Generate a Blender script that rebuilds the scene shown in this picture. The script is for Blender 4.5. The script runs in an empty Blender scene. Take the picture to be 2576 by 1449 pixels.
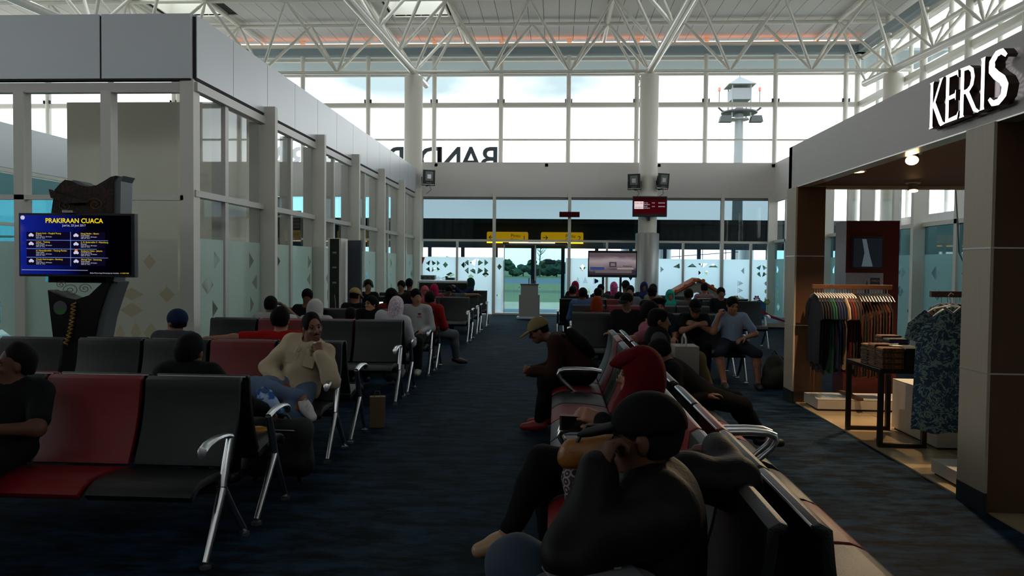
import bpy, bmesh, math, random
import numpy as np
from mathutils import Vector, Matrix, Euler
from mathutils.geometry import delaunay_2d_cdt
random.seed(7); RNG = np.random.default_rng(7)
scene = bpy.context.scene
COL = scene.collection
PI = math.pi

# ---------------------------------------------------------------- camera
F_PX, YAW, PITCH, ROLL, EYE = 1911.0, .0579, .0297, .0099, 1.6
cam_d = bpy.data.cameras.new('camera'); cam = bpy.data.objects.new('camera', cam_d); COL.objects.link(cam)
cam_d.sensor_width = 36.0; cam_d.lens = 36.0*F_PX/2576; cam_d.clip_start = .05; cam_d.clip_end = 3000
fw = Vector((-math.sin(YAW)*math.cos(PITCH), math.cos(YAW)*math.cos(PITCH), -math.sin(PITCH)))
rt = Vector((math.cos(YAW), math.sin(YAW), 0)); up = rt.cross(fw)
r2 = math.cos(ROLL)*rt+math.sin(ROLL)*up; u2 = -math.sin(ROLL)*rt+math.cos(ROLL)*up
cam.matrix_world = Matrix((( r2.x,u2.x,-fw.x,0),(r2.y,u2.y,-fw.y,0),(r2.z,u2.z,-fw.z,EYE),(0,0,0,1)))
scene.camera = cam

# ---------------------------------------------------------------- world, exposure
scene.view_settings.view_transform = 'Standard'; scene.view_settings.look = 'None'
scene.view_settings.gamma = 1.0; scene.view_settings.exposure = .85; scene.view_settings.use_curve_mapping = False
cy = scene.cycles
cy.use_denoising = True; cy.max_bounces = 10; cy.diffuse_bounces = 6; cy.glossy_bounces = 4; cy.transmission_bounces = 6
cy.transparent_max_bounces = 16; cy.caustics_reflective = False; cy.caustics_refractive = False
cy.sample_clamp_indirect = 6.0
world = bpy.data.worlds.new('overcast_sky'); scene.world = world; world.use_nodes = True
nt = world.node_tree; nt.nodes.clear()
def wn(t, **kw):
    n = nt.nodes.new(t)
    for k, v in kw.items(): setattr(n, k, v)
    return n
SKY = 2.1
tc = wn('ShaderNodeTexCoord'); mp = wn('ShaderNodeMapping'); mp.inputs['Scale'].default_value = (1.0, 1.0, 2.2); mp.inputs['Location'].default_value = (7, 2, 4)
nz = wn('ShaderNodeTexNoise'); nz.inputs['Scale'].default_value = 2.2; nz.inputs['Detail'].default_value = 5; nz.inputs['Roughness'].default_value = .42
rp = wn('ShaderNodeValToRGB'); rp.color_ramp.elements[0].position = .43; rp.color_ramp.elements[1].position = .68
rp.color_ramp.elements[0].color = (.13, .165, .178, 1); rp.color_ramp.elements[1].color = (.88, .90, .92, 1)
sp = wn('ShaderNodeSeparateXYZ'); mr = wn('ShaderNodeMapRange')
mr.inputs['From Min'].default_value = .05; mr.inputs['From Max'].default_value = .22
mx = wn('ShaderNodeMix', data_type='RGBA'); mx.inputs['A'].default_value = (.93, .94, .95, 1)
bg = wn('ShaderNodeBackground'); bg.inputs['Strength'].default_value = SKY; wo = wn('ShaderNodeOutputWorld')
L = nt.links.new
L(tc.outputs['Generated'], mp.inputs['Vector']); L(mp.outputs[0], nz.inputs['Vector']); L(nz.outputs['Fac'], rp.inputs['Fac'])
L(tc.outputs['Generated'], sp.inputs[0]); L(sp.outputs['Z'], mr.inputs['Value']); L(mr.outputs[0], mx.inputs['Factor'])
# overcast brightness: grows towards the zenith as (1 + 2 sin elevation)
mg_ = wn('ShaderNodeMath', operation='MULTIPLY_ADD'); mg_.inputs[1].default_value = 2.0; mg_.inputs[2].default_value = 1.0; mg_.use_clamp = False
mxm = wn('ShaderNodeMath', operation='MAXIMUM'); mxm.inputs[1].default_value = 0.0
ms_ = wn('ShaderNodeMath', operation='MULTIPLY'); ms_.inputs[1].default_value = SKY
L(sp.outputs['Z'], mxm.inputs[0]); L(mxm.outputs[0], mg_.inputs[0]); L(mg_.outputs[0], ms_.inputs[0]); L(ms_.outputs[0], bg.inputs['Strength'])
L(rp.outputs[0], mx.inputs['B']); L(mx.outputs['Result'], bg.inputs['Color']); L(bg.outputs[0], wo.inputs['Surface'])

SKYLIGHTS = [(-5.35, -3.6, 22.4, 24.85), (-12.75, -10.9, 22.4, 24.6)]+[(x, x+2.0, y, y+2.4) for x in (-19.9, -12.6, -5.3, 2.1) for y in (18.3, 14.6, 10.9)]+[(-19.9, -17.9, 7.2, 9.6), (-12.6, -10.6, 7.2, 9.6)]  # first two are in view; the unseen rows are added to brighten the hall

# ---------------------------------------------------------------- materials
def lin(c):
    if isinstance(c, str):
        c = c.lstrip('#'); c = tuple(int(c[i:i+2], 16)/255 for i in (0, 2, 4))
        return tuple(x/12.92 if x <= .04045 else ((x+.055)/1.055)**2.4 for x in c)
    return tuple(c)
MATS = {}
def mat(name, col=(.5,.5,.5), rough=.5, metal=0.0, noise=0.0, nscale=8.0, bump=0.0, bscale=60.0, emit=None, estr=1.0, spec=.5, sheen=0.0, stretch=(1,1,1)):
    if name in MATS: return MATS[name]
    m = bpy.data.materials.new(name); m.use_nodes = True; t = m.node_tree; b = t.nodes['Principled BSDF']
    c = lin(col); b.inputs['Base Color'].default_value = (*c, 1); b.inputs['Roughness'].default_value = rough
    b.inputs['Metallic'].default_value = metal; b.inputs['Specular IOR Level'].default_value = spec
    if sheen: b.inputs['Sheen Weight'].default_value = sheen
    if noise or bump:
        co = t.nodes.new('ShaderNodeTexCoord'); ma = t.nodes.new('ShaderNodeMapping'); ma.inputs['Scale'].default_value = stretch
        t.links.new(co.outputs['Object'], ma.inputs['Vector'])
    if noise:
        n = t.nodes.new('ShaderNodeTexNoise'); n.inputs['Scale'].default_value = nscale; n.inputs['Detail'].default_value = 4
        r = t.nodes.new('ShaderNodeMapRange'); r.inputs['To Min'].default_value = 1-noise; r.inputs['To Max'].default_value = 1+noise
        x = t.nodes.new('ShaderNodeMix'); x.data_type = 'RGBA'; x.blend_type = 'MULTIPLY'; x.inputs['Factor'].default_value = 1
        x.inputs['A'].default_value = (*c, 1)
        t.links.new(ma.outputs[0], n.inputs['Vector']); t.links.new(n.outputs['Fac'], r.inputs['Value'])
        t.links.new(r.outputs[0], x.inputs['B']); t.links.new(x.outputs['Result'], b.inputs['Base Color'])
    if bump:
        n2 = t.nodes.new('ShaderNodeTexNoise'); n2.inputs['Scale'].default_value = bscale; n2.inputs['Detail'].default_value = 3
        bp = t.nodes.new('ShaderNodeBump'); bp.inputs['Strength'].default_value = bump; bp.inputs['Distance'].default_value = .01
        t.links.new(ma.outputs[0], n2.inputs['Vector']); t.links.new(n2.outputs['Fac'], bp.inputs['Height']); t.links.new(bp.outputs[0], b.inputs['Normal'])
    if emit is not None:
        b.inputs['Emission Color'].default_value = (*lin(emit), 1); b.inputs['Emission Strength'].default_value = estr
    MATS[name] = m
    return m
def glass(name, tint, refl=.06):
    if name in MATS: return MATS[name]
    m = bpy.data.materials.new(name); m.use_nodes = True; t = m.node_tree; t.nodes.clear()
    o = t.nodes.new('ShaderNodeOutputMaterial'); mx = t.nodes.new('ShaderNodeMixShader'); tr = t.nodes.new('ShaderNodeBsdfTransparent'); gl = t.nodes.new('ShaderNodeBsdfGlossy')
    fr = t.nodes.new('ShaderNodeFresnel'); fr.inputs['IOR'].default_value = 1.38; ge = t.nodes.new('ShaderNodeNewGeometry'); inv = t.nodes.new('ShaderNodeMath'); inv.operation = 'SUBTRACT'; inv.inputs[0].default_value = 1.0; fm_ = t.nodes.new('ShaderNodeMath'); fm_.operation = 'MULTIPLY'
    t.links.new(ge.outputs['Backfacing'], inv.inputs[1]); t.links.new(inv.outputs[0], fm_.inputs[1]); t.links.new(fr.outputs[0], fm_.inputs[0])
    tr.inputs['Color'].default_value = (*lin(tint), 1); gl.inputs['Roughness'].default_value = .02; gl.inputs['Color'].default_value = (.9, .95, .95, 1)
    t.links.new(fm_.outputs[0], mx.inputs[0]); t.links.new(tr.outputs[0], mx.inputs[1]); t.links.new(gl.outputs[0], mx.inputs[2]); t.links.new(mx.outputs[0], o.inputs[0])
    MATS[name] = m; return m
def frosted(name, col, diff=.25, clear=.0):
    if name in MATS: return MATS[name]
    m = bpy.data.materials.new(name); m.use_nodes = True; t = m.node_tree; t.nodes.clear()
    o = t.nodes.new('ShaderNodeOutputMaterial'); mx = t.nodes.new('ShaderNodeMixShader'); mx.inputs[0].default_value = diff
    tl = t.nodes.new('ShaderNodeBsdfTranslucent'); df = t.nodes.new('ShaderNodeBsdfDiffuse'); c = (*lin(col), 1)
    tl.inputs['Color'].default_value = c; df.inputs['Color'].default_value = c
    t.links.new(tl.outputs[0], mx.inputs[1]); t.links.new(df.outputs[0], mx.inputs[2])
    last = mx
    if clear:
        m2 = t.nodes.new('ShaderNodeMixShader'); m2.inputs[0].default_value = clear; tr = t.nodes.new('ShaderNodeBsdfTransparent')
        tr.inputs['Color'].default_value = c
        t.links.new(mx.outputs[0], m2.inputs[1]); t.links.new(tr.outputs[0], m2.inputs[2]); last = m2
    t.links.new(last.outputs[0], o.inputs[0]); MATS[name] = m; return m
def emis(name, col, s):
    if name in MATS: return MATS[name]
    m = bpy.data.materials.new(name); m.use_nodes = True; t = m.node_tree; t.nodes.clear()
    o = t.nodes.new('ShaderNodeOutputMaterial'); e = t.nodes.new('ShaderNodeEmission'); e.inputs[0].default_value = (*lin(col), 1); e.inputs[1].default_value = s
    t.links.new(e.outputs[0], o.inputs[0]); MATS[name] = m; return m

# ---------------------------------------------------------------- mesh helpers
class MB:
    def __init__(s): s.v = []; s.f = []
    def add(s, v, f):
        b = len(s.v); s.v += [tuple(p) for p in v]; s.f += [tuple(i+b for i in q) for q in f]; return s
    def box(s, x0, x1, y0, y1, z0, z1):
        v = [(x,y,z) for z in (z0,z1) for y in (y0,y1) for x in (x0,x1)]
        return s.add(v, [(0,2,3,1),(4,5,7,6),(0,1,5,4),(2,6,7,3),(0,4,6,2),(1,3,7,5)])
    def tube(s, pts, r, n=10, cap=True, ry=None):
        pts = [Vector(p) for p in pts]; rs = r if isinstance(r, (list, tuple)) else [r]*len(pts)
        v = []; f = []; pn = None
        for i, p in enumerate(pts):
            d = (pts[min(i+1, len(pts)-1)]-pts[max(i-1, 0)]).normalized()
            if pn is None:
                a = Vector((0,0,1)) if abs(d.z) < .9 else Vector((1,0,0)); pn = d.cross(a).normalized()
            else:
                pn = (pn-d*pn.dot(d)).normalized()
            q = d.cross(pn)
            for k in range(n):
                t = 2*PI*k/n; v.append(p+pn*math.cos(t)*rs[i]+q*math.sin(t)*rs[i]*(ry or 1))
        for i in range(len(pts)-1):
            for k in range(n):
                f.append((i*n+k, i*n+(k+1)%n, (i+1)*n+(k+1)%n, (i+1)*n+k))
        if cap:
            f.append(tuple(range(n))[::-1]); f.append(tuple((len(pts)-1)*n+k for k in range(n)))
        return s.add(v, f)
    def lathe(s, prof, c=(0,0,0), n=24):
        v = []; f = []; m = len(prof)
        for r, z in prof:
            for k in range(n): t = 2*PI*k/n; v.append((c[0]+r*math.cos(t), c[1]+r*math.sin(t), c[2]+z))
        for i in range(m-1):
            for k in range(n): f.append((i*n+k, i*n+(k+1)%n, (i+1)*n+(k+1)%n, (i+1)*n+k))
        f.append(tuple(range(n))[::-1]); f.append(tuple((m-1)*n+k for k in range(n)))
        return s.add(v, f)
    def prism(s, poly, a0, a1, axis='x'):
        # polygon in the two other axes, extruded from a0 to a1 along axis
        n = len(poly)
        def P(a, p): return {'x': (a, p[0], p[1]), 'y': (p[0], a, p[1]), 'z': (p[0], p[1], a)}[axis]
        v = [P(a0, p) for p in poly]+[P(a1, p) for p in poly]
        f = [tuple(range(n))[::-1], tuple(range(n, 2*n))]+[(i, (i+1)%n, n+(i+1)%n, n+i) for i in range(n)]
        return s.add(v, f)
    def mesh(s, name, m=None, smooth=False, bevel=0.0):
        me = bpy.data.meshes.new(name); me.from_pydata(s.v, [], s.f)
        bm = bmesh.new(); bm.from_mesh(me); bmesh.ops.recalc_face_normals(bm, faces=bm.faces)
        if bevel: bmesh.ops.bevel(bm, geom=bm.edges[:], offset=bevel, segments=2, affect='EDGES', profile=.5, clamp_overlap=True)
        bm.to_mesh(me); bm.free()
        if smooth:
            me.shade_smooth()
            try: me.set_sharp_from_angle(angle=math.radians(40))
            except Exception: pass
        if m: me.materials.append(m)
        return me
    def build(s, name, m, parent=None, smooth=False, bevel=0.0, loc=None):
        o = bpy.data.objects.new(name, s.mesh(name, m, smooth, bevel)); COL.objects.link(o)
        if parent: o.parent = parent
        if loc: o.location = loc
        return o
def put(me, name, parent=None, loc=(0,0,0), rot=(0,0,0), sc=None):
    o = bpy.data.objects.new(name, me); COL.objects.link(o); o.parent = parent; o.location = loc; o.rotation_euler = rot
    if sc: o.scale = sc
    return o
def tag(o, label=None, cat=None, group=None, kind=None):
    if label: o['label'] = label
    if cat: o['category'] = cat
    if group: o['group'] = group
    if kind: o['kind'] = kind
    return o
def thing(name, label, cat, loc=(0,0,0), rz=0, group=None):
    o = bpy.data.objects.new(name, None); COL.objects.link(o); o.location = loc; o.rotation_euler = (0,0,rz); o.empty_display_size = .1
    return tag(o, label, cat, group)
def struct(name, loc=(0,0,0), label=None):
    o = bpy.data.objects.new(name, None); COL.objects.link(o); o.location = loc; o.empty_display_size = .1
    return tag(o, label, None, None, 'structure')
def copy_tree(o, parent=None):
    c = o.copy(); COL.objects.link(c); c.parent = parent
    for ch in o.children: copy_tree(ch, c)
    return c
def bx(name, m, parent, x0, x1, y0, y1, z0, z1, bevel=0.0):
    return MB().box(x0,x1,y0,y1,z0,z1).build(name, m, parent, bevel=bevel)
def cdt_plate(outer, holes, thick=None):
    """2-D polygon with holes -> (verts2d, tris)"""
    vs = []; es = []
    for poly in [outer]+holes:
        b = len(vs); vs += [Vector(p) for p in poly]; n = len(poly); es += [(b+i, b+(i+1)%n) for i in range(n)]
    V, E_, Fc, *_ = delaunay_2d_cdt(vs, es, [], 0, 1e-6)
    def inside(p, poly):
        c = False; n = len(poly); j = n-1
        for i in range(n):
            a, b = poly[i], poly[j]
            if (a[1] > p[1]) != (b[1] > p[1]) and p[0] < (b[0]-a[0])*(p[1]-a[1])/(b[1]-a[1])+a[0]: c = not c
            j = i
        return c
    out = []
    for t in Fc:
        c = sum((V[i] for i in t), Vector((0,0)))/len(t)
        if inside(c, outer) and not any(inside(c, h) for h in holes): out.append(tuple(t))
    return [tuple(v) for v in V], out
def text_mesh(s, size, m, extrude=.0, align='LEFT', bold=0.0):
    cu = bpy.data.curves.new('lettering', 'FONT'); cu.body = s; cu.size = size; cu.extrude = extrude; cu.align_x = align; cu.resolution_u = 3; cu.offset = bold
    o = bpy.data.objects.new('lettering', cu); COL.objects.link(o)
    dg = bpy.context.evaluated_depsgraph_get(); me = bpy.data.meshes.new_from_object(o.evaluated_get(dg))
    bpy.data.objects.remove(o); bpy.data.curves.remove(cu)
    me.materials.clear(); me.materials.append(m); return me

white_metal = mat('white_painted_steel', '#dedbd0', .35)
alu = mat('brushed_aluminium_frame', '#bdbab4', .45, .2)
alu_l = mat('light_powder_coat_frame', '#d8d4ca', .5)
panel_grey = mat('aluminium_composite_panel', '#c6cacd', .38, .15, noise=.03, nscale=1.5)
panel_dark = mat('panel_joint_shadow_gap', '#2a2728', .8)
plaster = mat('painted_plaster', '#d6d1cd', .7, noise=.02, nscale=1.0)
black = mat('black_plastic', '#0d0d0e', .45)
clear_glass = glass('clear_glass', (.975, .985, .985))
tint_glass = glass('teal_tinted_glass', (.36, .56, .60)); dark_tint = glass('dark_tinted_glass', (.30, .365, .39)); film_glass = glass('blue_backing_glass', (.86, .96, .985))
# ================================================================ the setting
YF, YO, XLW, XRP, XRF = 24.68, 27.75, -4.48, 6.91, 10.73      # far partition, outer facade, left glazed wall, right partition, right facade
# carpet
def carpet_mat():
    m = bpy.data.materials.new('navy_loop_carpet'); m.use_nodes = True; t = m.node_tree; b = t.nodes['Principled BSDF']
    co = t.nodes.new('ShaderNodeTexCoord'); ma = t.nodes.new('ShaderNodeMapping'); ma.inputs['Scale'].default_value = (1.0, 2.6, 1)
    n1 = t.nodes.new('ShaderNodeTexNoise'); n1.inputs['Scale'].default_value = 3.2; n1.inputs['Detail'].default_value = 8; n1.inputs['Roughness'].default_value = .7
    n2 = t.nodes.new('ShaderNodeTexNoise'); n2.inputs['Scale'].default_value = .5; n2.inputs['Detail'].default_value = 2
    br = t.nodes.new('ShaderNodeTexBrick'); br.offset = 0; br.inputs['Scale'].default_value = 1; br.inputs['Brick Width'].default_value = .5; br.inputs['Row Height'].default_value = .5
    br.inputs['Mortar Size'].default_value = .0; br.inputs['Color1'].default_value = (.8,.8,.8,1); br.inputs['Color2'].default_value = (1.15,1.15,1.15,1)
    r = t.nodes.new('ShaderNodeValToRGB'); r.color_ramp.elements[0].position = .42; r.color_ramp.elements[1].position = .60
    r.color_ramp.elements[0].color = (.0020, .0042, .0068, 1); r.color_ramp.elements[1].color = (.010, .029, .058, 1)
    mx = t.nodes.new('ShaderNodeMix'); mx.data_type = 'RGBA'; mx.blend_type = 'MULTIPLY'; mx.inputs['Factor'].default_value = 1
    bp = t.nodes.new('ShaderNodeBump'); bp.inputs['Strength'].default_value = .5; bp.inputs['Distance'].default_value = .004
    n3 = t.nodes.new('ShaderNodeTexNoise'); n3.inputs['Scale'].default_value = 220
    l = t.links.new
    l(co.outputs['Object'], ma.inputs[0]); l(ma.outputs[0], n1.inputs['Vector']); l(co.outputs['Object'], br.inputs['Vector'])
    l(n1.outputs['Fac'], r.inputs[0]); l(r.outputs[0], mx.inputs['A']); l(br.outputs['Color'], mx.inputs['B']); l(mx.outputs['Result'], b.inputs['Base Color'])
    l(co.outputs['Object'], n3.inputs['Vector']); l(n3.outputs['Fac'], bp.inputs['Height']); l(bp.outputs[0], b.inputs['Normal'])
    b.inputs['Roughness'].default_value = .7; b.inputs['Specular IOR Level'].default_value = .05
    return m
CARPET = carpet_mat()
tag(bx('floor', CARPET, None, -24, 12, -9, YF+.1, -.12, 0), 'dark navy mottled carpet floor', kind='structure')
blk = mat('dark_back_wall', '#4a4642', .8)
tag(bx('wall_back', blk, None, -24, 12, -9.2, -9, 0, 8.0), kind='structure')
tag(bx('wall_left', plaster, None, -24.2, -24, -9, YO, 0, 4.9), kind='structure')
w3 = struct('window_4', (0, -9, 0), 'clerestory glazing at the back of the hall')
for i in range(15):
    bx('mullion', white_metal, w3, -24+i*2.56, -23.9+i*2.56, -.1, 0, 8.0, 9.72)
    if i < 14: bx('pane', clear_glass, w3, -23.9+i*2.56, -21.44+i*2.56, -.06, -.05, 8.0, 9.2)
bx('head_beam', white_metal, w3, -24, 12, -.2, 0, 9.2, 9.72)
w4 = struct('window_3', (-24, 0, 0), 'clerestory glazing along the far left of the hall')
for i in range(15):
    bx('mullion', white_metal, w4, -.1, 0, -9+i*2.6, -8.9+i*2.6, 4.9, 9.72)
    if i < 14: bx('pane', clear_glass, w4, -.06, -.05, -8.9+i*2.6, -6.4+i*2.6, 4.9, 9.2)
bx('head_beam', white_metal, w4, -.2, 0, -9, YO, 9.2, 9.72)

# ---- ceiling of long panels with skylight wells
cr = struct('ceiling', (0,0,9.72))
pl = mat('ceiling_panel_white', '#c4c1bb', .6)
sky_holes = SKYLIGHTS
PW = .5; k = 0; x = -24.0
while x < 12.0-.01:
    segs = [(-9.0, YO+.1)]
    for (hx0, hx1, hy0, hy1) in sky_holes:
        if x+PW > hx0 and x < hx1:
            segs = [s for a, b in segs for s in (((a, hy0), (hy1, b)) if a < hy0 < b else ((a, b),))]
    for a, b in segs:
        bx('ceiling_panel', pl, cr, x+.007, x+PW-.007, a, b, 0, .04)
    x += PW
V_, T_ = cdt_plate([(-24.1,-9.1),(12.1,-9.1),(12.1,YO+.2),(-24.1,YO+.2)], [[(a,c),(b,c),(b,d),(a,d)] for a,b,c,d in sky_holes])
MB().add([(u,v,.06) for u,v in V_], T_).build('panel_backing', mat('ceiling_void_dark', '#3a3937', .9), cr)
for i, (hx0, hx1, hy0, hy1) in enumerate(sky_holes):
    s = struct('window_%d' % (20+i), (0,0,9.72), 'rooflight well with bright panes in the ceiling')
    w = MB(); t = .05
    w.box(hx0-t, hx0, hy0-t, hy1+t, -.03, .75).box(hx1, hx1+t, hy0-t, hy1+t, -.03, .75).box(hx0, hx1, hy0-t, hy0, -.03, .75).box(hx0, hx1, hy1, hy1+t, -.03, .75)
    w.build('skylight_well', white_metal, s)
    for q in range(3):
        yy = hy0+(hy1-hy0)*q/2
        bx('glazing_bar', white_metal, s, hx0, hx1, yy-.03, yy+.03, .68, .74)
    bx('glazing_bar', white_metal, s, (hx0+hx1)/2-.03, (hx0+hx1)/2+.03, hy0, hy1, .66, .74)
    for q in range(2):
        for r in range(2):
            bx('pane', clear_glass, s, hx0+(hx1-hx0)*r/2+.03, hx0+(hx1-hx0)*(r+1)/2-.03, hy0+(hy1-hy0)*q/2+.03, hy0+(hy1-hy0)*(q+1)/2-.03, .70, .71)

# ---- outer clerestory facades
def tubes(parent, name, p0, p1, r, m=white_metal, n=12):
    return MB().tube([p0, p1], r, n).build(name, m, parent, smooth=True)
f1 = struct('window_1', (0, YO, 0), 'tall clerestory glazing above the far wall')
MU = 2.437; x1 = -6.936
xs = [x1+MU*i for i in range(-6, 8)]
for x in xs:
    tubes(f1, 'mullion', (x, -.12, 4.9), (x, -.12, 9.72), .085)
    MB().box(x-.03, x+.03, -.05, .05, 4.9, 9.15).build('glazing_bar', alu, f1)
for z, h, d in ((8.5, .035, .08), (7.41, .075, .14), (6.17, .028, .07), (9.05, .05, .1)):
    bx('transom', alu_l, f1, -22, XRF, -d, .05, z-h, z+h)
bx('head_beam', mat('blue_grey_beam', '#8b9aa0', .5), f1, -22, XRF+.2, -.3, .0, 9.18, 9.42)
bx('head_rail', white_metal, f1, -22, XRF, -.45, -.3, 9.42, 9.50)
bx('soffit', mat('grey_blue_soffit', '#93a2a8', .6), f1, -22, XRF+3, 0, 2.6, 9.3, 9.4)
allx = [-22]+[x for x in xs if -22 < x < XRF]+[XRF]
for a, b in zip(allx[:-1], allx[1:]):
    for z0, z1 in ((4.9, 6.14), (6.2, 7.33), (7.49, 8.46), (8.54, 9.0)):
        bx('pane', clear_glass, f1, a+.03, b-.03, -.006, .006, z0, z1)
# clamps on the thick transom
cl = MB().box(-.02,.02,-.2,-.13,0,.12).mesh('clamp', panel_dark)
for x in xs:
    for s in (-.11, .11): put(cl, 'glass_clamp', f1, (x+s, 0, 7.48))
f2 = struct('window_2', (XRF, 0, 0), 'clerestory glazing along the right side of the hall')
ys = [YO-MU*i for i in range(0, 14)]
for y in ys:
    tubes(f2, 'mullion', (-.16, y, 3.2), (-.16, y, 9.72), .10)
    tubes(f2, 'mullion', (.35, y-.5, 3.2), (.35, y-.5, 9.6), .07)
for z, h, d in ((8.5, .04, .1), (7.41, .09, .16), (6.17, .03, .08), (9.05, .05, .1), (4.95, .04, .1)):
    bx('transom', alu_l, f2, -d, .05, -6, YO, z-h, z+h)
bx('head_beam', MATS['blue_grey_beam'], f2, -.3, 0, -6, YO, 9.18, 9.42)
for a, b in zip(ys[1:], ys[:-1]):
    for z0, z1 in ((3.2, 4.9), (5.0, 6.14), (6.2, 7.33), (7.5, 8.46), (8.54, 9.0)):
        bx('pane', clear_glass, f2, -.006, .006, a+.03, b-.03, z0, z1)
tag(bx('wall_right', plaster, None, XRF, XRF+.2, -9, YO, 0, 3.2), kind='structure')
# warm linear lamp on top of the head rail, washing the ceiling edge
wl = emis('warm_led', '#ff8f4a', 3.0)
t = thing('cove_light', 'slim warm strip light along the ceiling edge above the far clerestory', 'light', (-5.5, YO-.38, 9.5))
bx('housing', white_metal, t, -16, 16, -.05, .05, 0, .03); bx('diffuser', wl, t, -15.9, 15.9, -.03, .03, .03, .04)

# ---- space-frame roof trusses
ND = 2.477; CX = [-12.02, -4.59, 2.84, 10.25]; YC = 24.1; ZB = 7.70; ZT = 9.57
def tmesh(p0, p1, r, n=8):
    return MB().tube([p0, p1], r, n)
def diag(parent, a, b, r=.048):
    a = Vector(a); b = Vector(b); d = (b-a).normalized(); l = (b-a).length
    MB().tube([a+d*.06, a+d*.3, a+d*.34, a+d*.36, b-d*.36, b-d*.34, b-d*.3, b-d*.06], [.028, r+.002, r+.008, r, r, r+.008, r+.002, .028], 10).build('diagonal', white_metal, parent, smooth=True)
tr = thing('roof_truss', 'white tubular truss running across the hall above the far columns', 'roof truss', (0, YC, 0))
bn = [CX[1]+ND*i for i in range(-5, 7)]
MB().tube([(-17, 0, ZB), (XRF, 0, ZB)], .055, 12).build('bottom_chord', white_metal, tr, smooth=True)
for s in (-1, 1):
    MB().tube([(-17.5, s*ND/2, ZT), (XRF, s*ND/2, ZT)], .062, 12).build('top_chord', white_metal, tr, smooth=True)
for x in bn:
    for sx in (-1, 1):
        for sy in (-1, 1):
            if x+sx*ND/2 < XRF: diag(tr, (x, 0, ZB), (x+sx*ND/2, sy*ND/2, ZT))
for i, x in enumerate(CX):
    lab = ['white tubular truss running lengthwise above the left glazed room', 'white tubular truss running lengthwise over the column beside the left fascia', 'white tubular truss running lengthwise over the column with the floodlights', 'white tubular truss running lengthwise along the right clerestory'][i]
    t = thing('roof_truss', lab, 'roof truss', (x, 0, 0))
    sl = .042; zc = lambda y: ZB+sl*(y-YC)
    MB().tube([(0, 5, zc(5)), (0, 26.3, zc(26.3)+.02)], .115, 16).build('bottom_chord', mat('glossy_white_pipe', '#cfcdc6', .18), t, smooth=True)
    for s in (-1, 1):
        MB().tube([(s*ND/2, 5, ZT), (s*ND/2, YO-.1, ZT+.02)], .065, 12).build('top_chord', white_metal, t, smooth=True)
    for j in range(-6, 2):
        y = YC+ND*j
        if j == 1: y = 26.2
        if j != 0:
            for sx in (-1, 1):
                for sy in (-1, 1):
                    if not (j == 1 and sy == 1): diag(t, (0, y, zc(y)+.05), (sx*ND/2, (YC+ND*(j+.5*sy)) if j != 1 else YC+ND*.5, ZT))
    for j in range(-6, 1):   # ties between the two top chords
        y = YC+ND*(j+.5)
        MB().tube([(-ND/2, y, ZT), (ND/2, y, ZT)], .045, 8).build('tie', white_metal, t, smooth=True)
# columns
colm = mat('cream_painted_column', '#d8d4c8', .45)
cmet = mat('satin_column_cladding', '#9b9a97', .35, .6)
clabs = ['round cream column partly hidden behind the left glazed room', 'round cream column rising at the end of the left fascia', 'round cream column carrying the departures screen, with silver cladding below', 'round cream column in the right rear corner above the shop fascia']
for i, x in enumerate(CX):
    c = thing('column', clabs[i], 'column', (x, YC, 0))
    MB().lathe([(.29, 0), (.29, 7.52), (.27, 7.56)], n=32).build('shaft', colm, c, smooth=True)
    MB().lathe([(.24, 7.5), (.16, 7.62), (.13, 7.74), (.0, 7.75)], n=24).build('cap', colm, c, smooth=True)
    if i == 2:
        MB().lathe([(.37, .0), (.37, 2.62), (.35, 2.65), (.29, 2.66)], n=40).build('cladding', cmet, c, smooth=True)

# ---- frosted film with diamond cut-outs
def dia(c, w, h): return [(c[0]-w/2, c[1]), (c[0], c[1]-h/2), (c[0]+w/2, c[1]), (c[0], c[1]+h/2)]
def hd(c, w, h, s):   # half diamond left or right
    return [(c[0], c[1]-h/2), (c[0]+s*w/2, c[1]), (c[0], c[1]+h/2)]
def star(c, r):
    o = []
    for sx in (-1, 1):
        for sz in (-1, 1):
            o.append([(c[0]+sx*.02, c[1]+sz*r*.98), (c[0]+sx*r*.85, c[1]+sz*r*.5), (c[0]+sx*.06, c[1]+sz*r*.12)])
            o.append([(c[0]+sx*r*1.0, c[1]+sz*r*.1), (c[0]+sx*r*1.0, c[1]+sz*r*.95), (c[0]+sx*r*1.5, c[1]+sz*r*.5)])
    return o
def film(parent, u0, u1, z0, z1, holes, plane, c, m, name='film'):
    """plane 'y': film lies in the plane y=c spanning x; plane 'x': in the plane x=c spanning y"""
    ok = []
    for h in holes:
        us = [p[0] for p in h]; zs = [p[1] for p in h]
        if min(us) > u0+.02 and max(us) < u1-.02 and min(zs) > z0+.02 and max(zs) < z1-.02: ok.append(h)
    V, T = cdt_plate([(u0,z0),(u1,z0),(u1,z1),(u0,z1)], ok)
    b = MB(); b.add([((u, c, z) if plane == 'y' else (c, u, z)) for u, z in V], T)
    return b.build(name, m, parent)
film_w = frosted('frosted_window_film', (.82,.95,1.0), .03)
film_t = frosted('frosted_green_film', '#d3e6df', .35, .05)
film_c = frosted('frosted_cream_film', '#e2ded2', .5, .02)

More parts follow.
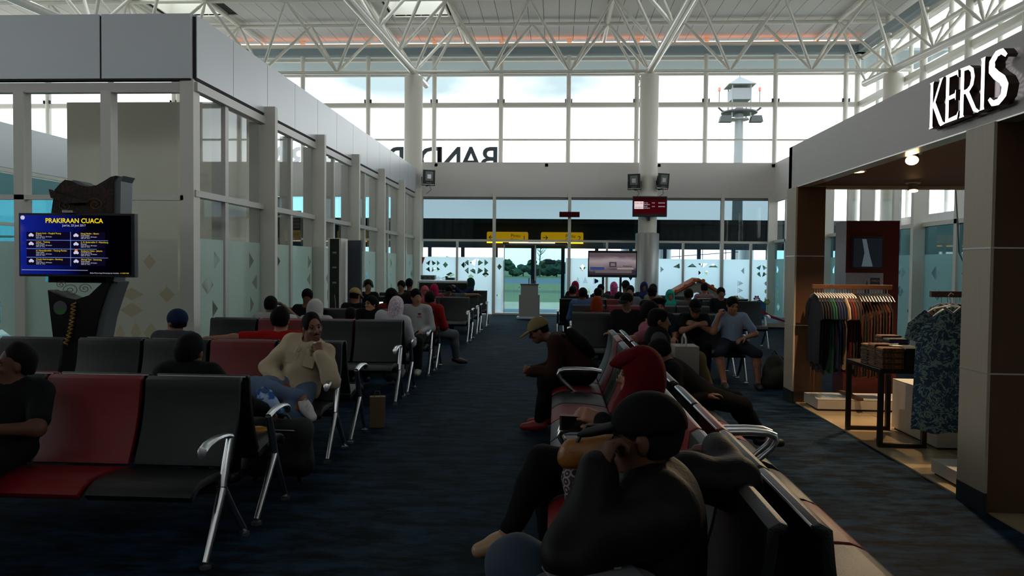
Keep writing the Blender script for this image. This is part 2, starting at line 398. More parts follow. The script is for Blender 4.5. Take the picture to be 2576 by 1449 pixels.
# ---- far partition: fascia, glazing, door
fw_ = struct('wall_far', (0, YF, 0), 'pale plaster bulkhead above the glazed far partition')
bx('bulkhead', plaster, fw_, -4.75, XRP+.1, 0, .25, 3.82, 4.94)
for i in range(10):
    bx('ledge_beam', plaster, fw_, -22+i*3.6, -21.9+i*3.6, 0, YO-YF, 4.80, 4.90); bx('ledge_pane', clear_glass, fw_, -21.9+i*3.6, -18.4+i*3.6, .1, YO-YF, 4.86, 4.87)  # unseen ledge, glazed so that more daylight falls on the film
bx('ledge_beam', plaster, fw_, -22, XRP+4, YO-YF-.1, YO-YF, 4.78, 4.94)
bx('shadow_gap', mat('grey_head_rail', '#77736f', .6), fw_, -4.4, XRP, .02, .12, 3.74, 3.82)
mxs = [-4.42, -2.03, .41, 2.84, 5.28, XRP-.05]
for x in mxs: bx('mullion', alu_l, fw_, x-.05, x+.05, -.06, .1, 0, 3.95)
bx('transom', alu_l, fw_, -4.42, -1.95, -.02, .08, 2.37, 2.44); bx('transom', alu_l, fw_, -1.95, .41, -.02, .08, 2.37, 2.44); bx('transom', alu_l, fw_, .41, XRP, -.02, .08, 2.37, 2.44)
bx('door_sill', mat('cream_sill', '#b9b1a4', .5), fw_, -1.98, .9, -.14, .1, 0, .05)
for a, b in zip(mxs[:-1], mxs[1:]):
    bx('pane', dark_tint, fw_, a+.05, b-.05, .02, .03, 2.44, 3.74)
subs = [-3.24, 1.63, 4.06, 6.2]
for x in subs: bx('mullion', alu_l, fw_, x-.035, x+.035, -.02, .08, 0, 2.37)
edges = [(-4.37,-3.28),(-3.2,-2.08),(-1.98,-1.72),(.3,.36),(.46,1.6),(1.67,2.79),(2.89,4.02),(4.1,5.23),(5.33,6.16),(6.24,6.85)]
rr = random.Random(4)
holes = star((-4.1,1.55),.2)+[dia((-3.62,1.6),.17,.2), dia((-3.02,1.6),.17,.2)]+star((-2.6,1.55),.26)+[dia((-3.45,1.28),.3,.16),dia((-3.85,1.15),.2,.16),dia((-2.78,1.22),.2,.18),dia((-2.3,1.3),.22,.2),dia((-3.6,.85),.25,.2),dia((-2.6,.7),.2,.25),dia((-4.0,.6),.3,.2),
  dia((-1.85,1.55),.16,.2), hd((-1.84,.9),.2,.24,1), hd((-1.84,.62),.2,.24,-1),
  dia((.85,1.55),.2,.22), [(.62,1.05),(.78,1.05),(.70,1.25)],[(.86,1.05),(1.02,1.05),(.94,1.25)], hd((1.2,1.12),.5,.2,1), hd((1.1,.8),.4,.2,-1), dia((1.95,.9),.2,.2), dia((2.4,1.3),.2,.3),
  hd((3.35,1.52),.2,.2,1), [(3.75,1.6),(3.95,1.72),(3.97,1.55)], [(4.2,1.6),(4.36,1.72),(4.5,1.6)],[(4.54,1.72),(4.7,1.6),(4.84,1.72)],[(4.86,1.6),(5.02,1.72),(5.18,1.6)],[(4.56,1.35),(4.64,1.42),(4.56,1.5)],[(4.84,1.35),(4.74,1.42),(4.84,1.5)],hd((4.75,1.1),.2,.16,1),
  hd((3.02,1.1),.16,.2,1), hd((3.02,.85),.16,.2,1), hd((6.0,1.5),-.2,.22,1), hd((5.8,1.1),.36,.2,1), hd((5.8,.87),.36,.2,1), hd((5.85,.62),.36,.2,1)]+star((6.55,1.5),.2)+[hd((6.75,1.1),.3,.2,-1),hd((6.75,.85),.3,.2,-1),[(6.35,.45),(6.5,.45),(6.42,.68)],[(6.6,.45),(6.76,.45),(6.68,.68)]]
for a, b in edges:
    bx('pane', film_glass, fw_, a, b, .02, .03, .08, 2.37)
    film(fw_, a, b, .08, 1.86, [h for h in holes if a < sum(p[0] for p in h)/len(h) < b], 'y', .015, film_w)
# sliding entrance door (clear)
d1 = struct('door_1', (0, YF+.12, 0), 'clear glass sliding entrance door')
bx('door_header', mat('dark_grey_header', '#4b5054', .5), d1, -1.75, .35, -.05, .1, 2.27, 2.36)
bx('transom_light', emis('door_header_light', '#fff1dc', 1.3), d1, -1.55, -.05, -.07, -.05, 2.33, 2.355)
for a, b in ((-1.72, -.72), (-.70, .3)):
    bx('door_leaf', glass('clear_door_glass', (.46,.64,.68)), d1, a, b, .02, .03, .06, 2.27)
    bx('door_stile', alu_l, d1, a, a+.03, .0, .05, .06, 2.27)
nf = thing('door_notice', 'small dark notice stuck on the sliding door glass', 'sign', (-.2, YF+.1, 1.72))
bx('plate', mat('notice_plate', '#16323a', .4), nf, -.17, .17, -.012, 0, -.07, .07); put(text_mesh('DILARANG MASUK', .035, mat('notice_print', '#6fa0a6', .6), .0008, 'CENTER'), 'lettering', nf, (0,-.014,-.01), (PI/2,0,0))

# ---- covered walkway beyond the far partition
wk = struct('wall_walkway', (0, 0, 0), 'dark canopy wall of the gate walkway outside')
dteal = mat('dark_teal_cladding', '#24383c', .5, noise=.1, nscale=3); dblue = mat('navy_window_frame', '#182a3e', .45)
bx('canopy', dteal, wk, -14, 13, 27.7, 28.5, 3.14, 3.30)
bx('cladding', dteal, wk, -14, 13, 28.0, 28.12, 2.36, 3.14)
for i in range(22): bx('cladding_rib', dteal, wk, -13.5+i*1.22, -13.44+i*1.22, 27.96, 28.0, 2.4, 3.14)
posts = [-4.7+1.235*i for i in range(-5, 14)]
for x in posts:
    if not -1.6 < x < -.2: bx('post', dblue, wk, x-.065, x+.065, 28.0, 28.14, 0, 2.36)
bx('post', dblue, wk, -.93, -.74, 28.0, 28.14, 0, 2.36)
bx('head_rail', dblue, wk, -14, 13, 27.98, 28.15, 2.24, 2.36)
tag(bx('floor_walkway', mat('blue_walkway_strip', '#3a6a94', .5), None, -14, 13, YF+.1, 28.3, -.14, -.02), kind='structure')
wf = MB(); sgy = emis('yellow_sign_face', '#f0a010', 1.9)
for lab, x0, x1, arrow, num in (('yellow gate sign with left arrow reading Pintu Gate 1', -2.50, -1.02, -1, '1'), ('yellow gate sign with right arrow reading Pintu Gate 2', -.56, .95, 1, '2')):
    s = thing('gate_sign', lab, 'sign', ((x0+x1)/2, 27.2, 2.40)); w = (x1-x0)/2
    n = 12; poly = [(-w,0),(w,0),(w,.36),(w-.03,.40),(-w+.03,.40),(-w,.36)]
    MB().prism(poly, 0, .12, 'y').build('sign_box', sgy, s)
    ink = mat('sign_ink', '#2a1c04', .6)
    ax_ = -w+.16 if True else 0
    a = MB(); d = arrow
    a.box(ax_-.09, ax_+.09, -.006, -.002, .19, .215)
    for q in (-1, 1): a.add([(ax_+d*.09,-.006,.2), (ax_+d*.02,-.006,.2+q*.08), (ax_+d*.0,-.006,.2+q*.065), (ax_+d*.06,-.006,.2)], [(0,1,2,3)])
    a.build('arrow', ink, s)
    put(text_mesh('Pintu', .17, ink, .001), 'lettering', s, (.12,-.006,.21), (PI/2,0,0)); put(text_mesh('Gate', .13, ink, .001), 'lettering', s, (.12,-.006,.08), (PI/2,0,0))
    put(text_mesh(num, .24, ink, .001), 'lettering', s, (w-.2,-.006,.1), (PI/2,0,0))
    for q in (-w*.7, w*.7): MB().tube([(q,.06,.40),(q,.06,.76)], .012, 6).build('hanger', dblue, s)

# ---- left glazed room
lw = struct('wall_left_glazed', (XLW, 0, 0), 'glazed wall with silver fascia panels along the left of the aisle')
Y0, Y1 = 9.13, YF
jy = [Y0, 10.19]+[10.19+1.221*i for i in range(1, 12)]+[Y1]
for a, b in zip(jy[:-1], jy[1:]):
    if b-a > .1: bx('fascia_panel', panel_grey, lw, -.06, .06, a+.006, b-.006, 3.86, 4.62)
bx('fascia_backing', panel_dark, lw, -.055, .05, Y0, Y1, 3.83, 4.60)
bx('head_rail', alu, lw, -.03, .07, Y0, Y1, 3.70, 3.81)
fy = [11.35+2.45*i for i in range(6)]
for y in fy:
    bx('fin', alu_l, lw, -.06, .22, y-.05, y+.06, 0, 3.96)
    bx('mullion', alu, lw, -.16, -.01, y-.10, y+.06, 0, 3.72)
mids = [10.05]+[fy[i]+1.22 for i in range(5)]
for y in mids: bx('mullion', alu, lw, -.16, .03, y-.05, y+.05, 0, 3.72)
bx('transom', alu, lw, -.08, .05, Y0, Y1, 2.41, 2.49); bx('sill', alu, lw, -.06, .06, Y0, Y1, 0, .12)
bx('corner_post', alu_l, lw, -.14, .03, Y0-.03, Y0+.14, 0, 3.84)
cells = sorted(fy+mids+[Y0+.1, Y1])
rr = random.Random(11)
for a, b in zip(cells[:-1], cells[1:]):
    if b-a < .3: continue
    bx('pane', clear_glass, lw, -.01, 0, a+.06, b-.06, 2.49, 3.70); bx('pane', clear_glass, lw, -.01, 0, a+.06, b-.06, .12, 2.41)
    hs = []; u = (a+b)/2; w = b-a
    for q in range(5):
        cz = .35+q*.32; cu = a+.12+rr.random()*(w-.4)+.1; ww = .26+.12*rr.random()
        hs += [hd((cu-.005,cz),ww,.24,-1), hd((cu+.005,cz),ww,.24,1)] if q % 2 else [hd((cu,cz),ww,.24,1)]
    film(lw, a+.06, b-.06, .12, 1.90, hs, 'x', .004, film_t)
fr = struct('wall_front_glazed', (0, Y0, 0), 'glazed front of the left room under a wide silver fascia')
XE = -9.2
px = [XE, -8.1, -5.60, XLW+.02]
for i, (a, b) in enumerate(zip(px[:-1], px[1:])): bx('fascia_panel', panel_grey, fr, a+.012, b-.012, -.06, .06, 3.84, 4.62)
bx('fascia_backing', panel_dark, fr, XE, XLW, -.05, .05, 3.82, 4.60)
bx('head_rail', alu, fr, XE, XLW-.1, -.02, .07, 3.68, 3.80)
for x in (-5.56, -6.68, -7.8, -8.9): bx('mullion', alu_l, fr, x-.065, x+.065, -.03, .12, 0, 3.70)
bx('transom', alu_l, fr, XE, XLW-.1, -.03, .05, 2.36, 2.42)
bx('sill', alu, fr, XE, XLW, -.05, .05, 0, .12)
fx = [-9.2, -8.9, -7.8, -6.68, -5.56, XLW-.12]
for a, b in zip(fx[:-1], fx[1:]):
    if b-a < .4: continue
    bx('pane', clear_glass, fr, a+.065, b-.065, 0, .01, 2.42, 3.68); bx('pane', clear_glass, fr, a+.065, b-.065, 0, .01, .12, 2.36)
    c = (a+b)/2
    hs = [hd((c+.3,.95),.36,.28,1),hd((c+.29,.95),.36,.28,-1),dia((c+.3,.62),.34,.24),hd((c-.25,1.5),.5,.34,-1),hd((c-.24,1.5),.4,.34,1),hd((c-.3,1.1),.4,.3,-1),[(c-.3,.3),(c-.1,.3),(c-.2,.55)],[(c+.1,.3),(c+.3,.3),(c+.2,.55)]] if c < -5.6 else []
    film(fr, a+.065, b-.065, .12, 1.84, hs, 'y', -.006, film_t if c < -5.6 else film_c)
# pale ochre diamond decals on the cream film of the last bay
dc = mat('ochre_film_print', '#cbbf9e', .7)
for (u, z, w, h) in ((-5.02,1.6,.16,.2),(-5.0,1.6,.0,.0),(-5.25,1.2,.3,.16),(-5.25,1.0,.3,.18),(-5.4,.7,.12,.24),(-5.0,.72,.2,.26),(-5.2,.72,.14,.26),(-4.8,1.2,.2,.2),(-5.4,.42,.14,.2),(-5.0,.42,.2,.2)):
    if w: MB().add([(p[0], -.012, p[1]) for p in dia((u,z),w,h)], [(0,1,2,3)]).build('film_print', dc, fr)
tag(bx('floor_left_room', mat('pale_bounce_floor', '#cfc9bc', .3), None, -23.9, XLW-.1, Y0+.1, YF-.1, 0, .008), kind='structure')  # pale floor added to bounce light around the left room
# cream cabin inside the room
cb = mat('cream_cabin_wall', '#ded8c6', .75)
cw = struct('wall_cabin', (0,0,0), 'cream inner cabin behind the left glazing')
bx('front_wall', cb, cw, -7.05, -4.83, 10.6, 10.7, 0, 3.88); bx('side_wall', cb, cw, -4.93, -4.83, 10.7, 12.05, 0, 3.88)
bx('back_wall', cb, cw, -7.05, -4.83, 12.05, 12.15, 0, 3.88); bx('side_wall', cb, cw, -7.05, -6.95, 10.7, 12.05, 0, 3.88)
# second glazed block further left
l2 = struct('wall_left_inner', (-12, 0, 0), 'second glazed block with silver fascia at the far left')
for i in range(7):
    a = 10.5+i*2.0
    bx('fascia_panel', panel_grey, l2, -.05, .05, a+.01, a+1.99, 3.62, 4.58)
    bx('mullion', alu_l, l2, -.08, .06, a-.05, a+.05, 0, 3.55)
    bx('pane', tint_glass, l2, -.006, 0, a+.06, a+1.94, 0.1, 3.5)
bx('head_rail', alu_l, l2, -.05, .08, 10.4, 24.5, 3.52, 3.60); bx('transom', alu_l, l2, -.05, .05, 10.4, 24.5, 2.36, 2.43)
# far-left part of the outer wall seen through the glass
fo = struct('wall_far_left', (0, YF, 0), 'glazed far wall beyond the left room')
bx('bulkhead', plaster, fo, -24, -4.75, 0, .25, 3.82, 4.94)
for i in range(8):
    x = -6.9-2.437*i
    bx('mullion', alu_l, fo, x-.05, x+.05, -.03, .1, 0, 3.85)
    bx('pane', tint_glass, fo, x+.05, x+2.38, .02, .03, 0, 3.8)
    film(fo, x+.06, x+2.37, .08, 1.86, [], 'y', .015, film_w)
bx('transom', alu_l, fo, -24, -4.6, -.02, .08, 2.37, 2.44)
vs = thing('slatted_panel', 'dark brown slatted cabinet panel inside the left glazed room', 'panel', (-5.7, 15.2, 2.05))
bx('frame', mat('dark_brown_slats', '#3b302b', .6), vs, -.5, .5, 0, .05, 0, .62)
for i in range(8): bx('slat', MATS['dark_brown_slats'], vs, -.48, .48, -.03, 0, .03+i*.073, .08+i*.073)
bx('post', MATS['dark_brown_slats'], vs, -.04, .04, .05, .1, -2.05, .9)

# ---- right partition
rw = struct('wall_right_glazed', (XRP, 0, 0), 'glazed right partition behind the shop')
bx('bulkhead', plaster, rw, 0, .25, -2, YF+.1, 3.82, 4.94)
bx('head_rail', alu_l, rw, -.05, .1, -2, YF, 3.70, 3.82); bx('transom', alu_l, rw, -.05, .05, -2, YF, 2.40, 2.48); bx('sill', alu_l, rw, -.05, .05, -2, YF, 0, .1)
ry = [YF-.1-1.225*i for i in range(0, 22)]
for i, y in enumerate(ry):
    if i % 2 == 0: bx('fin', alu_l, rw, -.22, .06, y-.06, y+.05, 0, 3.85)
    else: bx('mullion', alu_l, rw, -.05, .1, y-.05, y+.05, 0, 3.72)
rr = random.Random(5)
for a, b in zip(ry[1:], ry[:-1]):
    bx('pane', clear_glass, rw, 0, .01, a+.06, b-.06, 2.48, 3.70); bx('pane', tint_glass, rw, 0, .01, a+.06, b-.06, .1, 2.40)
    hs = []
    for q in range(4):
        cz = .4+q*.38; cu = a+.3+rr.random()*(b-a-.6)
        hs += [hd((cu-.005,cz),.3,.26,-1), hd((cu+.005,cz),.3,.26,1)]
    film(rw, a+.06, b-.06, .1, 1.88, hs, 'x', -.006, film_t)
# ================================================================ outdoors
def ground_mat():
    m = bpy.data.materials.new('airfield_bands'); m.use_nodes = True; t = m.node_tree; b = t.nodes['Principled BSDF']
    co = t.nodes.new('ShaderNodeTexCoord'); sp = t.nodes.new('ShaderNodeSeparateXYZ'); mr = t.nodes.new('ShaderNodeMapRange')
    mr.inputs['From Min'].default_value = 28; mr.inputs['From Max'].default_value = 328
    r = t.nodes.new('ShaderNodeValToRGB'); r.color_ramp.interpolation = 'CONSTANT'
    st = [(0,'#b4b4ae'),(.06,'#a89a86'),(.17,'#5a6642'),(.26,'#3d4c2e'),(.30,'#58653e'),(.45,'#485766'),(.66,'#455a34')]
    while len(r.color_ramp.elements) < len(st): r.color_ramp.elements.new(.5)
    for e, (p, c) in zip(r.color_ramp.elements, st): e.position = p; e.color = (*lin(c), 1)
    n = t.nodes.new('ShaderNodeTexNoise'); n.inputs['Scale'].default_value = .3; n.inputs['Detail'].default_value = 6
    mx = t.nodes.new('ShaderNodeMix'); mx.data_type = 'RGBA'; mx.blend_type = 'OVERLAY'; mx.inputs['Factor'].default_value = .35
    l = t.links.new; l(co.outputs['Object'], sp.inputs[0]); l(sp.outputs['Y'], mr.inputs['Value']); l(mr.outputs[0], r.inputs[0]); l(co.outputs['Object'], n.inputs['Vector'])
    l(r.outputs[0], mx.inputs['A']); l(n.outputs['Fac'], mx.inputs['B']); l(mx.outputs['Result'], b.inputs['Base Color']); b.inputs['Roughness'].default_value = .9
    return m
g = MB(); g.add([(-400,28.3,-.2),(400,28.3,-.2),(-400,60,-2.2),(400,60,-2.2),(-400,700,-2.5),(400,700,-2.5)], [(0,1,3,2),(2,3,5,4)])
tag(g.build('floor_airfield', ground_mat()), 'airfield of grass strips and runway outside', kind='structure')
tag(bx('floor_surround', mat('outside_concrete', '#8f8f8c', .9), None, -80, -24.3, -20, 28.2, -.5, -.3), kind='structure')
tag(bx('floor_apron', MATS['outside_concrete'], None, 12.1, 90, -20, 28.2, -.5, -.3), kind='structure')
# tree belt
leaf = [mat('far_leaf_a', '#1f3a2c', .9, noise=.5, nscale=1.2), mat('far_leaf_b', '#28452f', .9, noise=.5, nscale=1.5), mat('far_leaf_c', '#1b352c', .9, noise=.5, nscale=1.0)]
bark = mat('far_bark', '#4a4238', .9)
def crown_mesh(seed, m):
    r = np.random.default_rng(seed); bm = bmesh.new()
    for i in range(7):
        c = Vector((r.uniform(-1.9,1.9), r.uniform(-1.6,1.6), r.uniform(1.6,6.2))); s = r.uniform(1.2,1.9)
        q = bmesh.ops.create_icosphere(bm, subdivisions=2, radius=s, matrix=Matrix.Translation(c))
        for v in q['verts']: v.co += Vector(r.normal(0,.22,3))
    me = bpy.data.meshes.new('crown'); bm.to_mesh(me); bm.free(); me.materials.append(m); return me
crowns = [crown_mesh(i, leaf[i % 3]) for i in range(6)]
trunk = MB().tube([(0,0,0),(0,0,3.5)], .25, 6).mesh('trunk', bark)
rr = random.Random(3)
for i in range(40):
    row = i % 2
    t = thing('distant_tree', 'bushy dark green tree in the belt beyond the runway', 'tree', (-78+i*3.9+rr.uniform(-.5,.5), 266+row*13+rr.uniform(-1,1), -2.4), rr.uniform(0,6), 'trees beyond the runway')
    s = rr.uniform(.95,1.2); t.scale = (s,s,s*rr.uniform(.62,.85)+row*.08); put(crowns[i % 6], 'crown', t); put(trunk, 'trunk', t)
# bare tall tree
bt = thing('bare_tree', 'thin bare-branched tree rising above the tree belt', 'tree', (-5.5, 256, -2.4))
b = MB(); rr = random.Random(9)
b.tube([(0,0,0),(0,0,7),(.3,0,11)], [.25,.18,.05], 6)
for i in range(26):
    z = rr.uniform(5,10); a = rr.uniform(0,6.28); l = rr.uniform(1.5,4)
    b.tube([(0,0,z),(math.cos(a)*l*.6,math.sin(a)*l*.6,z+l*.5),(math.cos(a)*l,math.sin(a)*l,z+l*1.0)], [.08,.05,.02], 5)
b.build('branches', bark, bt)
# mast with floodlights
mg = mat('pale_grey_mast', '#6f777b', .5); dk = mat('mast_fitting', '#2c3135', .5)
ms = thing('light_mast', 'tall apron floodlight mast with a caged head beyond the clerestory', 'light mast', (16.3, 70, -2.3))
MB().tube([(0,0,0),(0,0,18.3)], [.55,.36], 14).build('pole', mg, ms, smooth=True)
MB().lathe([(.9,17.2),(.9,17.3),(.4,17.35)], n=8).build('platform', mg, ms)
for a in range(4):
    t = PI/4+a*PI/2; MB().box(-.05,.05,-.05,.05,17.3,20.3).build('cage_post', mg, ms, loc=(math.cos(t)*1.15, math.sin(t)*1.15, 0))
MB().box(-.85,.85,-.85,.85,18.9,19.9).build('head_box', mg, ms)
MB().add([(-1.2,-1.2,20.2),(1.2,-1.2,20.2),(1.2,1.2,20.2),(-1.2,1.2,20.2),(0,0,21.1)], [(0,1,4),(1,2,4),(2,3,4),(3,0,4),(3,2,1,0)]).build('roof', mg, ms)
MB().tube([(0,0,21),(0,0,22.3)], .03, 6).build('rod', dk, ms)
MB().lathe([(1.5,17.75),(1.6,17.8),(1.6,17.9),(1.5,17.95)], n=20).build('ring', dk, ms)
for q in (-1, 1):
    MB().tube([(0,0,17.8),(q*1.5,0,18.0),(q*1.9,-.2,18.3)], .09, 8).build('bracket', dk, ms)
    MB().prism([(-.55,0),(.55,0),(.42,.55),(-.42,.55)], -.4, .4, 'y').build('lamp_head', dk, ms, loc=(q*1.35,-.6,16.9))
    MB().tube([(q*1.8,0,18.2),(q*1.8,0,19.8)], .035, 6).build('aviation_rod', dk, ms)
    MB().lathe([(.12,0),(.12,.3),(.05,.36)], n=8).build('aviation_light', mat('red_obstruction_light', '#d9735f', .4), ms, loc=(q*1.8,0,19.8))
# airport name seen from behind
dl = mat('weathered_letter', '#3b4650', .6)
sg = thing('roof_lettering', 'dark upright letters BANDAR UDARA seen from behind above the far wall', 'sign', (-2.22, 29.2, 5.22))
x = 0
for ch, w in zip('BANDAR UDARA', (.66,.74,.72,.70,.74,.66,.95,.72,.70,.74,.66,.74)):
    if ch != ' ':
        me = text_mesh(ch, 1.32, dl, .05, bold=.012); put(me, 'letter', sg, (x, 0, 0), (PI/2, 0, PI))
    x -= w*1.02
bx('letter_rail', dl, sg, -9, .2, .0, .06, -.08, -.02)
# stair ramp and pipes outside at the right
rp_ = thing('boarding_ramp', 'white sloping boarding ramp with handrails outside the right windows', 'ramp', (5.5, 33, -.4))
wh = mat('ramp_white', '#b9c2c8', .5)
MB().prism([(-3.4,1.05),(2.6,1.6),(2.6,1.75),(-3.4,1.2)], -.8, .8, 'y').build('deck', wh, rp_)
for q in (1.6, 1.95, 2.3):
    MB().tube([(-3.4,-.8,q+.25),(2.6,-.8,q+.75)], .02, 6).build('handrail', dk, rp_)
for i in range(7): MB().tube([(-3.2+i*.95,-.8,1.2+.08*i),(-3.2+i*.95,-.8,2.6+.08*i)], .018, 6).build('baluster', dk, rp_)
for q in (-2.2, 1.4): MB().tube([(q,0,0),(q,0,1.3)], .12, 10).build('post', wh, rp_)
for i, (x, y) in enumerate(((2.9,31),(4.4,31.5),(7.6,31))):
    t = thing('outside_column', ['pale round column outside, beside the cladded column', 'pale round column outside behind the ramp rails', 'pale round column outside near the corner of the far wall'][i], 'column', (x,y,-.3)); MB().lathe([(.3,0),(.3,2.9)], n=20).build('shaft', wh, t, smooth=True); MB().box(-.36,.36,-.36,.36,2.9,3.0).build('capital', wh, t)
# ================================================================ beam seating
def leather(name, c, rough=.42):
    m = mat(name, c, rough, bump=.25, bscale=260, spec=.42); return m
LB = leather('black_seat_leather', '#060708'); LR = leather('red_seat_leather', '#6a090e', .45); LG = leather('grey_seat_leather', '#26282b', .45)
SC = {'k': LB, 'r': LR, 'g': LG}
chrome = mat('polished_aluminium', '#c9cacb', .28, 1.0); beamm = mat('dark_beam_steel', '#1c1c1e', .4, .5)
SW, SP = .565, .60
def sheet(prof, th, w):
    """closed side profile swept across the width; prof is a list of (y, z)"""
    P = [Vector(p) for p in prof]; up_ = []; lo = []
    for i, p in enumerate(P):
        d = (P[min(i+1, len(P)-1)]-P[max(i-1, 0)]).normalized(); n = Vector((-d.y, d.x))
        up_.append(p+n*th/2); lo.append(p-n*th/2)
    return MB().prism([tuple(q) for q in up_+lo[::-1]], -w/2, w/2, 'x')
def arc_(f, n): return [f(i/(n-1)) for i in range(n)]
# seat faces -y; beam under y = -.2
seat_prof = arc_(lambda t: (-.50+.46*t, .425-.045*(max(0, .22-t)/.22)**2+.012*math.sin(PI*t)*0-.028*t*t+.012*math.sin(PI*t)), 12)
back_prof = arc_(lambda t: (-.035+.135*t+.03*math.sin(PI*t)-.0*(t), .43+.47*t), 12)+[(.118, .908), (.132, .902)]
seat_me = {k: sheet(seat_prof, .045, SW).mesh('seat', m, smooth=True, bevel=.006) for k, m in SC.items()}
back_me = {k: sheet(back_prof, .032, SW).mesh('backrest', m, smooth=True, bevel=.006) for k, m in SC.items()}
trim_me = MB().tube([(-SW/2+.01,.135,.912),(SW/2-.01,.135,.912)], .006, 6).mesh('backrest_trim', chrome)
def loop_arm_mesh():
    b = MB(); P = [(0,-.06,.635),(0,-.14,.648),(0,-.30,.652),(0,-.40,.648),(0,-.445,.632),(0,-.455,.605),(0,-.43,.56),(0,-.32,.46),(0,-.215,.37)]
    b.tube(P, [.018,.021,.022,.022,.021,.019,.016,.015,.016], 10); return b.mesh('armrest', chrome, smooth=True)
def arm_mesh():
    b = MB()
    # arm pad: flat bar curving down at the tip, then strut down to the beam
    pts = [(0,-.46,.60),(0,-.45,.625),(0,-.40,.645),(0,-.32,.655),(0,-.24,.652),(0,-.17,.642),(0,-.11,.625)]
    n = 8; v = []; f = []
    w = [.020,.026,.028,.028,.027,.025,.022]; h = [.018,.020,.017,.015,.015,.016,.018]
    for (p, ww, hh) in zip(pts, w, h):
        for k in range(n):
            t = 2*PI*k/n; v.append((p[0]+ww*math.cos(t), p[1], p[2]+hh*math.sin(t)))
    for i in range(len(pts)-1):
        for k in range(n): f.append((i*n+k, i*n+(k+1)%n, (i+1)*n+(k+1)%n, (i+1)*n+k))
    f.append(tuple(range(n))[::-1]); f.append(tuple((len(pts)-1)*n+k for k in range(n)))
    b.add(v, f)
    b.tube([(0,-.115,.630),(0,-.17,.50),(0,-.215,.37)], [.021,.024,.024], 10)
    return b.mesh('armrest', chrome, smooth=True)
def leg_mesh(s):
    b = MB(); e = -.42 if s < 0 else .08
    b.tube([(0,-.215,.36),(0,-.215+(e+.215)*.5,.19),(0,e,.03)], [.026,.02,.017], 10)
    b.tube([(0,e,.0),(0,e,.018)], .03, 12)
    return b.mesh('leg', chrome, smooth=True)
ARM = arm_mesh(); LOOP = loop_arm_mesh(); LEGF = leg_mesh(-1); LEGB = leg_mesh(1)
BEAM = {}
def bench(cols, loc, rz, label, group=None, arms=None, arm=None):
    """cols: seat colours from local -x to +x, origin at the bench centre on the floor below the backrest"""
    n = len(cols); t = thing('beam_bench', label, 'bench', loc, rz, group); L_ = n*SP
    for i, c in enumerate(cols):
        x = (i-(n-1)/2)*SP
        put(seat_me[c], 'seat', t, (x,0,0)); bk = put(back_me[c], 'backrest', t, (x,0,0)); put(trim_me, 'backrest_trim', bk)
    if n not in BEAM:
        BEAM[n] = MB().box(-L_/2, L_/2, -.245, -.185, .335, .385).mesh('beam', beamm, bevel=.008)
    put(BEAM[n], 'beam', t)
    for a in (arms if arms is not None else (-L_/2-.015, L_/2+.015)):
        put(arm or ARM, 'armrest', t, (a,0,0))
    for a in (-L_/2-.015, L_/2+.015) if n <= 4 else (-L_/2-.015, 0, L_/2+.015):
        put(LEGF, 'leg', t, (a,0,0)); put(LEGB, 'leg', t, (a,0,0))
    return t
def pair(yc, x1, front, back, labf, labb, groupf=None):
    """two back-to-back benches across the hall whose aisle end is x1 (right end)"""
    nf, nb = len(front), len(back); g = .17
    if front: bench(front, (x1-nf*SP/2, yc-g, 0), 0, labf)
    if back: bench(back[::-1], (x1-nb*SP/2, yc+g, 0), PI, labb)
AX = -1.83
# left bank; lists run from the window side to the aisle side
pair(4.42, AX, 'kkrk', 'krkk', 'black and red bench in the left foreground facing the camera', 'black bench in the left foreground facing away, man in black seated on it')
pair(6.55, AX, 'kkrk', 'kkkk', 'black bench with one red seat, man in beige jacket at its end', 'bench behind the man in the beige jacket, facing away')
bench('kkk', (AX-4*SP-.12-.9, 6.55-.17, 0), 0, 'black bench in front of the weather screen, nearest the left glazing')
pair(9.12, AX, 'krkk', 'kkrk', 'black and red bench with an empty aisle seat, third row on the left', 'third-row bench facing away where the woman in the white headscarf sits')
pair(11.35, AX, 'kkrk', 'krkk', 'fourth-row bench on the left where the young man in black sits', 'fourth-row bench facing away where the man in the red jacket sits')
pair(15.95, AX+.02, 'kkkk', 'kkkk', 'empty black bench in the fifth row on the left', 'fifth-row bench on the left facing the far doors')
pair(18.0, AX, 'kkkk', 'kkkk', 'empty black bench in the sixth row on the left', 'sixth-row bench on the left facing the far doors')
pair(20.2, AX+.02, 'kkk', '', 'last black bench on the left in front of the far doors', '')
# benches along the aisle on the right, back to back around x = .65
XS = .655; g = .17
def spine(yc, cols, side, label):
    # cols listed from near to far
    if side < 0: bench(cols[::-1], (XS-g, yc, 0), -PI/2, label, arm=LOOP)       # faces -x
    else: bench(cols, (XS+g, yc, 0), PI/2, label, arm=LOOP)
spine(3.22, 'kgrk', -1, 'nearest bench facing the aisle, man in the black cap seated on it')
spine(3.22, 'kgrk', 1, 'nearest bench facing the shop with grey, red and black seats')
spine(5.75, 'kgrk', -1, 'aisle bench with grey, red and black seats beside the woman in the red headscarf')
spine(5.75, 'krgk', 1, 'second bench facing the shop, with one red seat')
spine(7.62, 'rk', -1, 'aisle bench where the man in the khaki cap leans forward')
spine(7.62, 'rk', 1, 'third bench facing the shop, where the man in the dark vest sits')
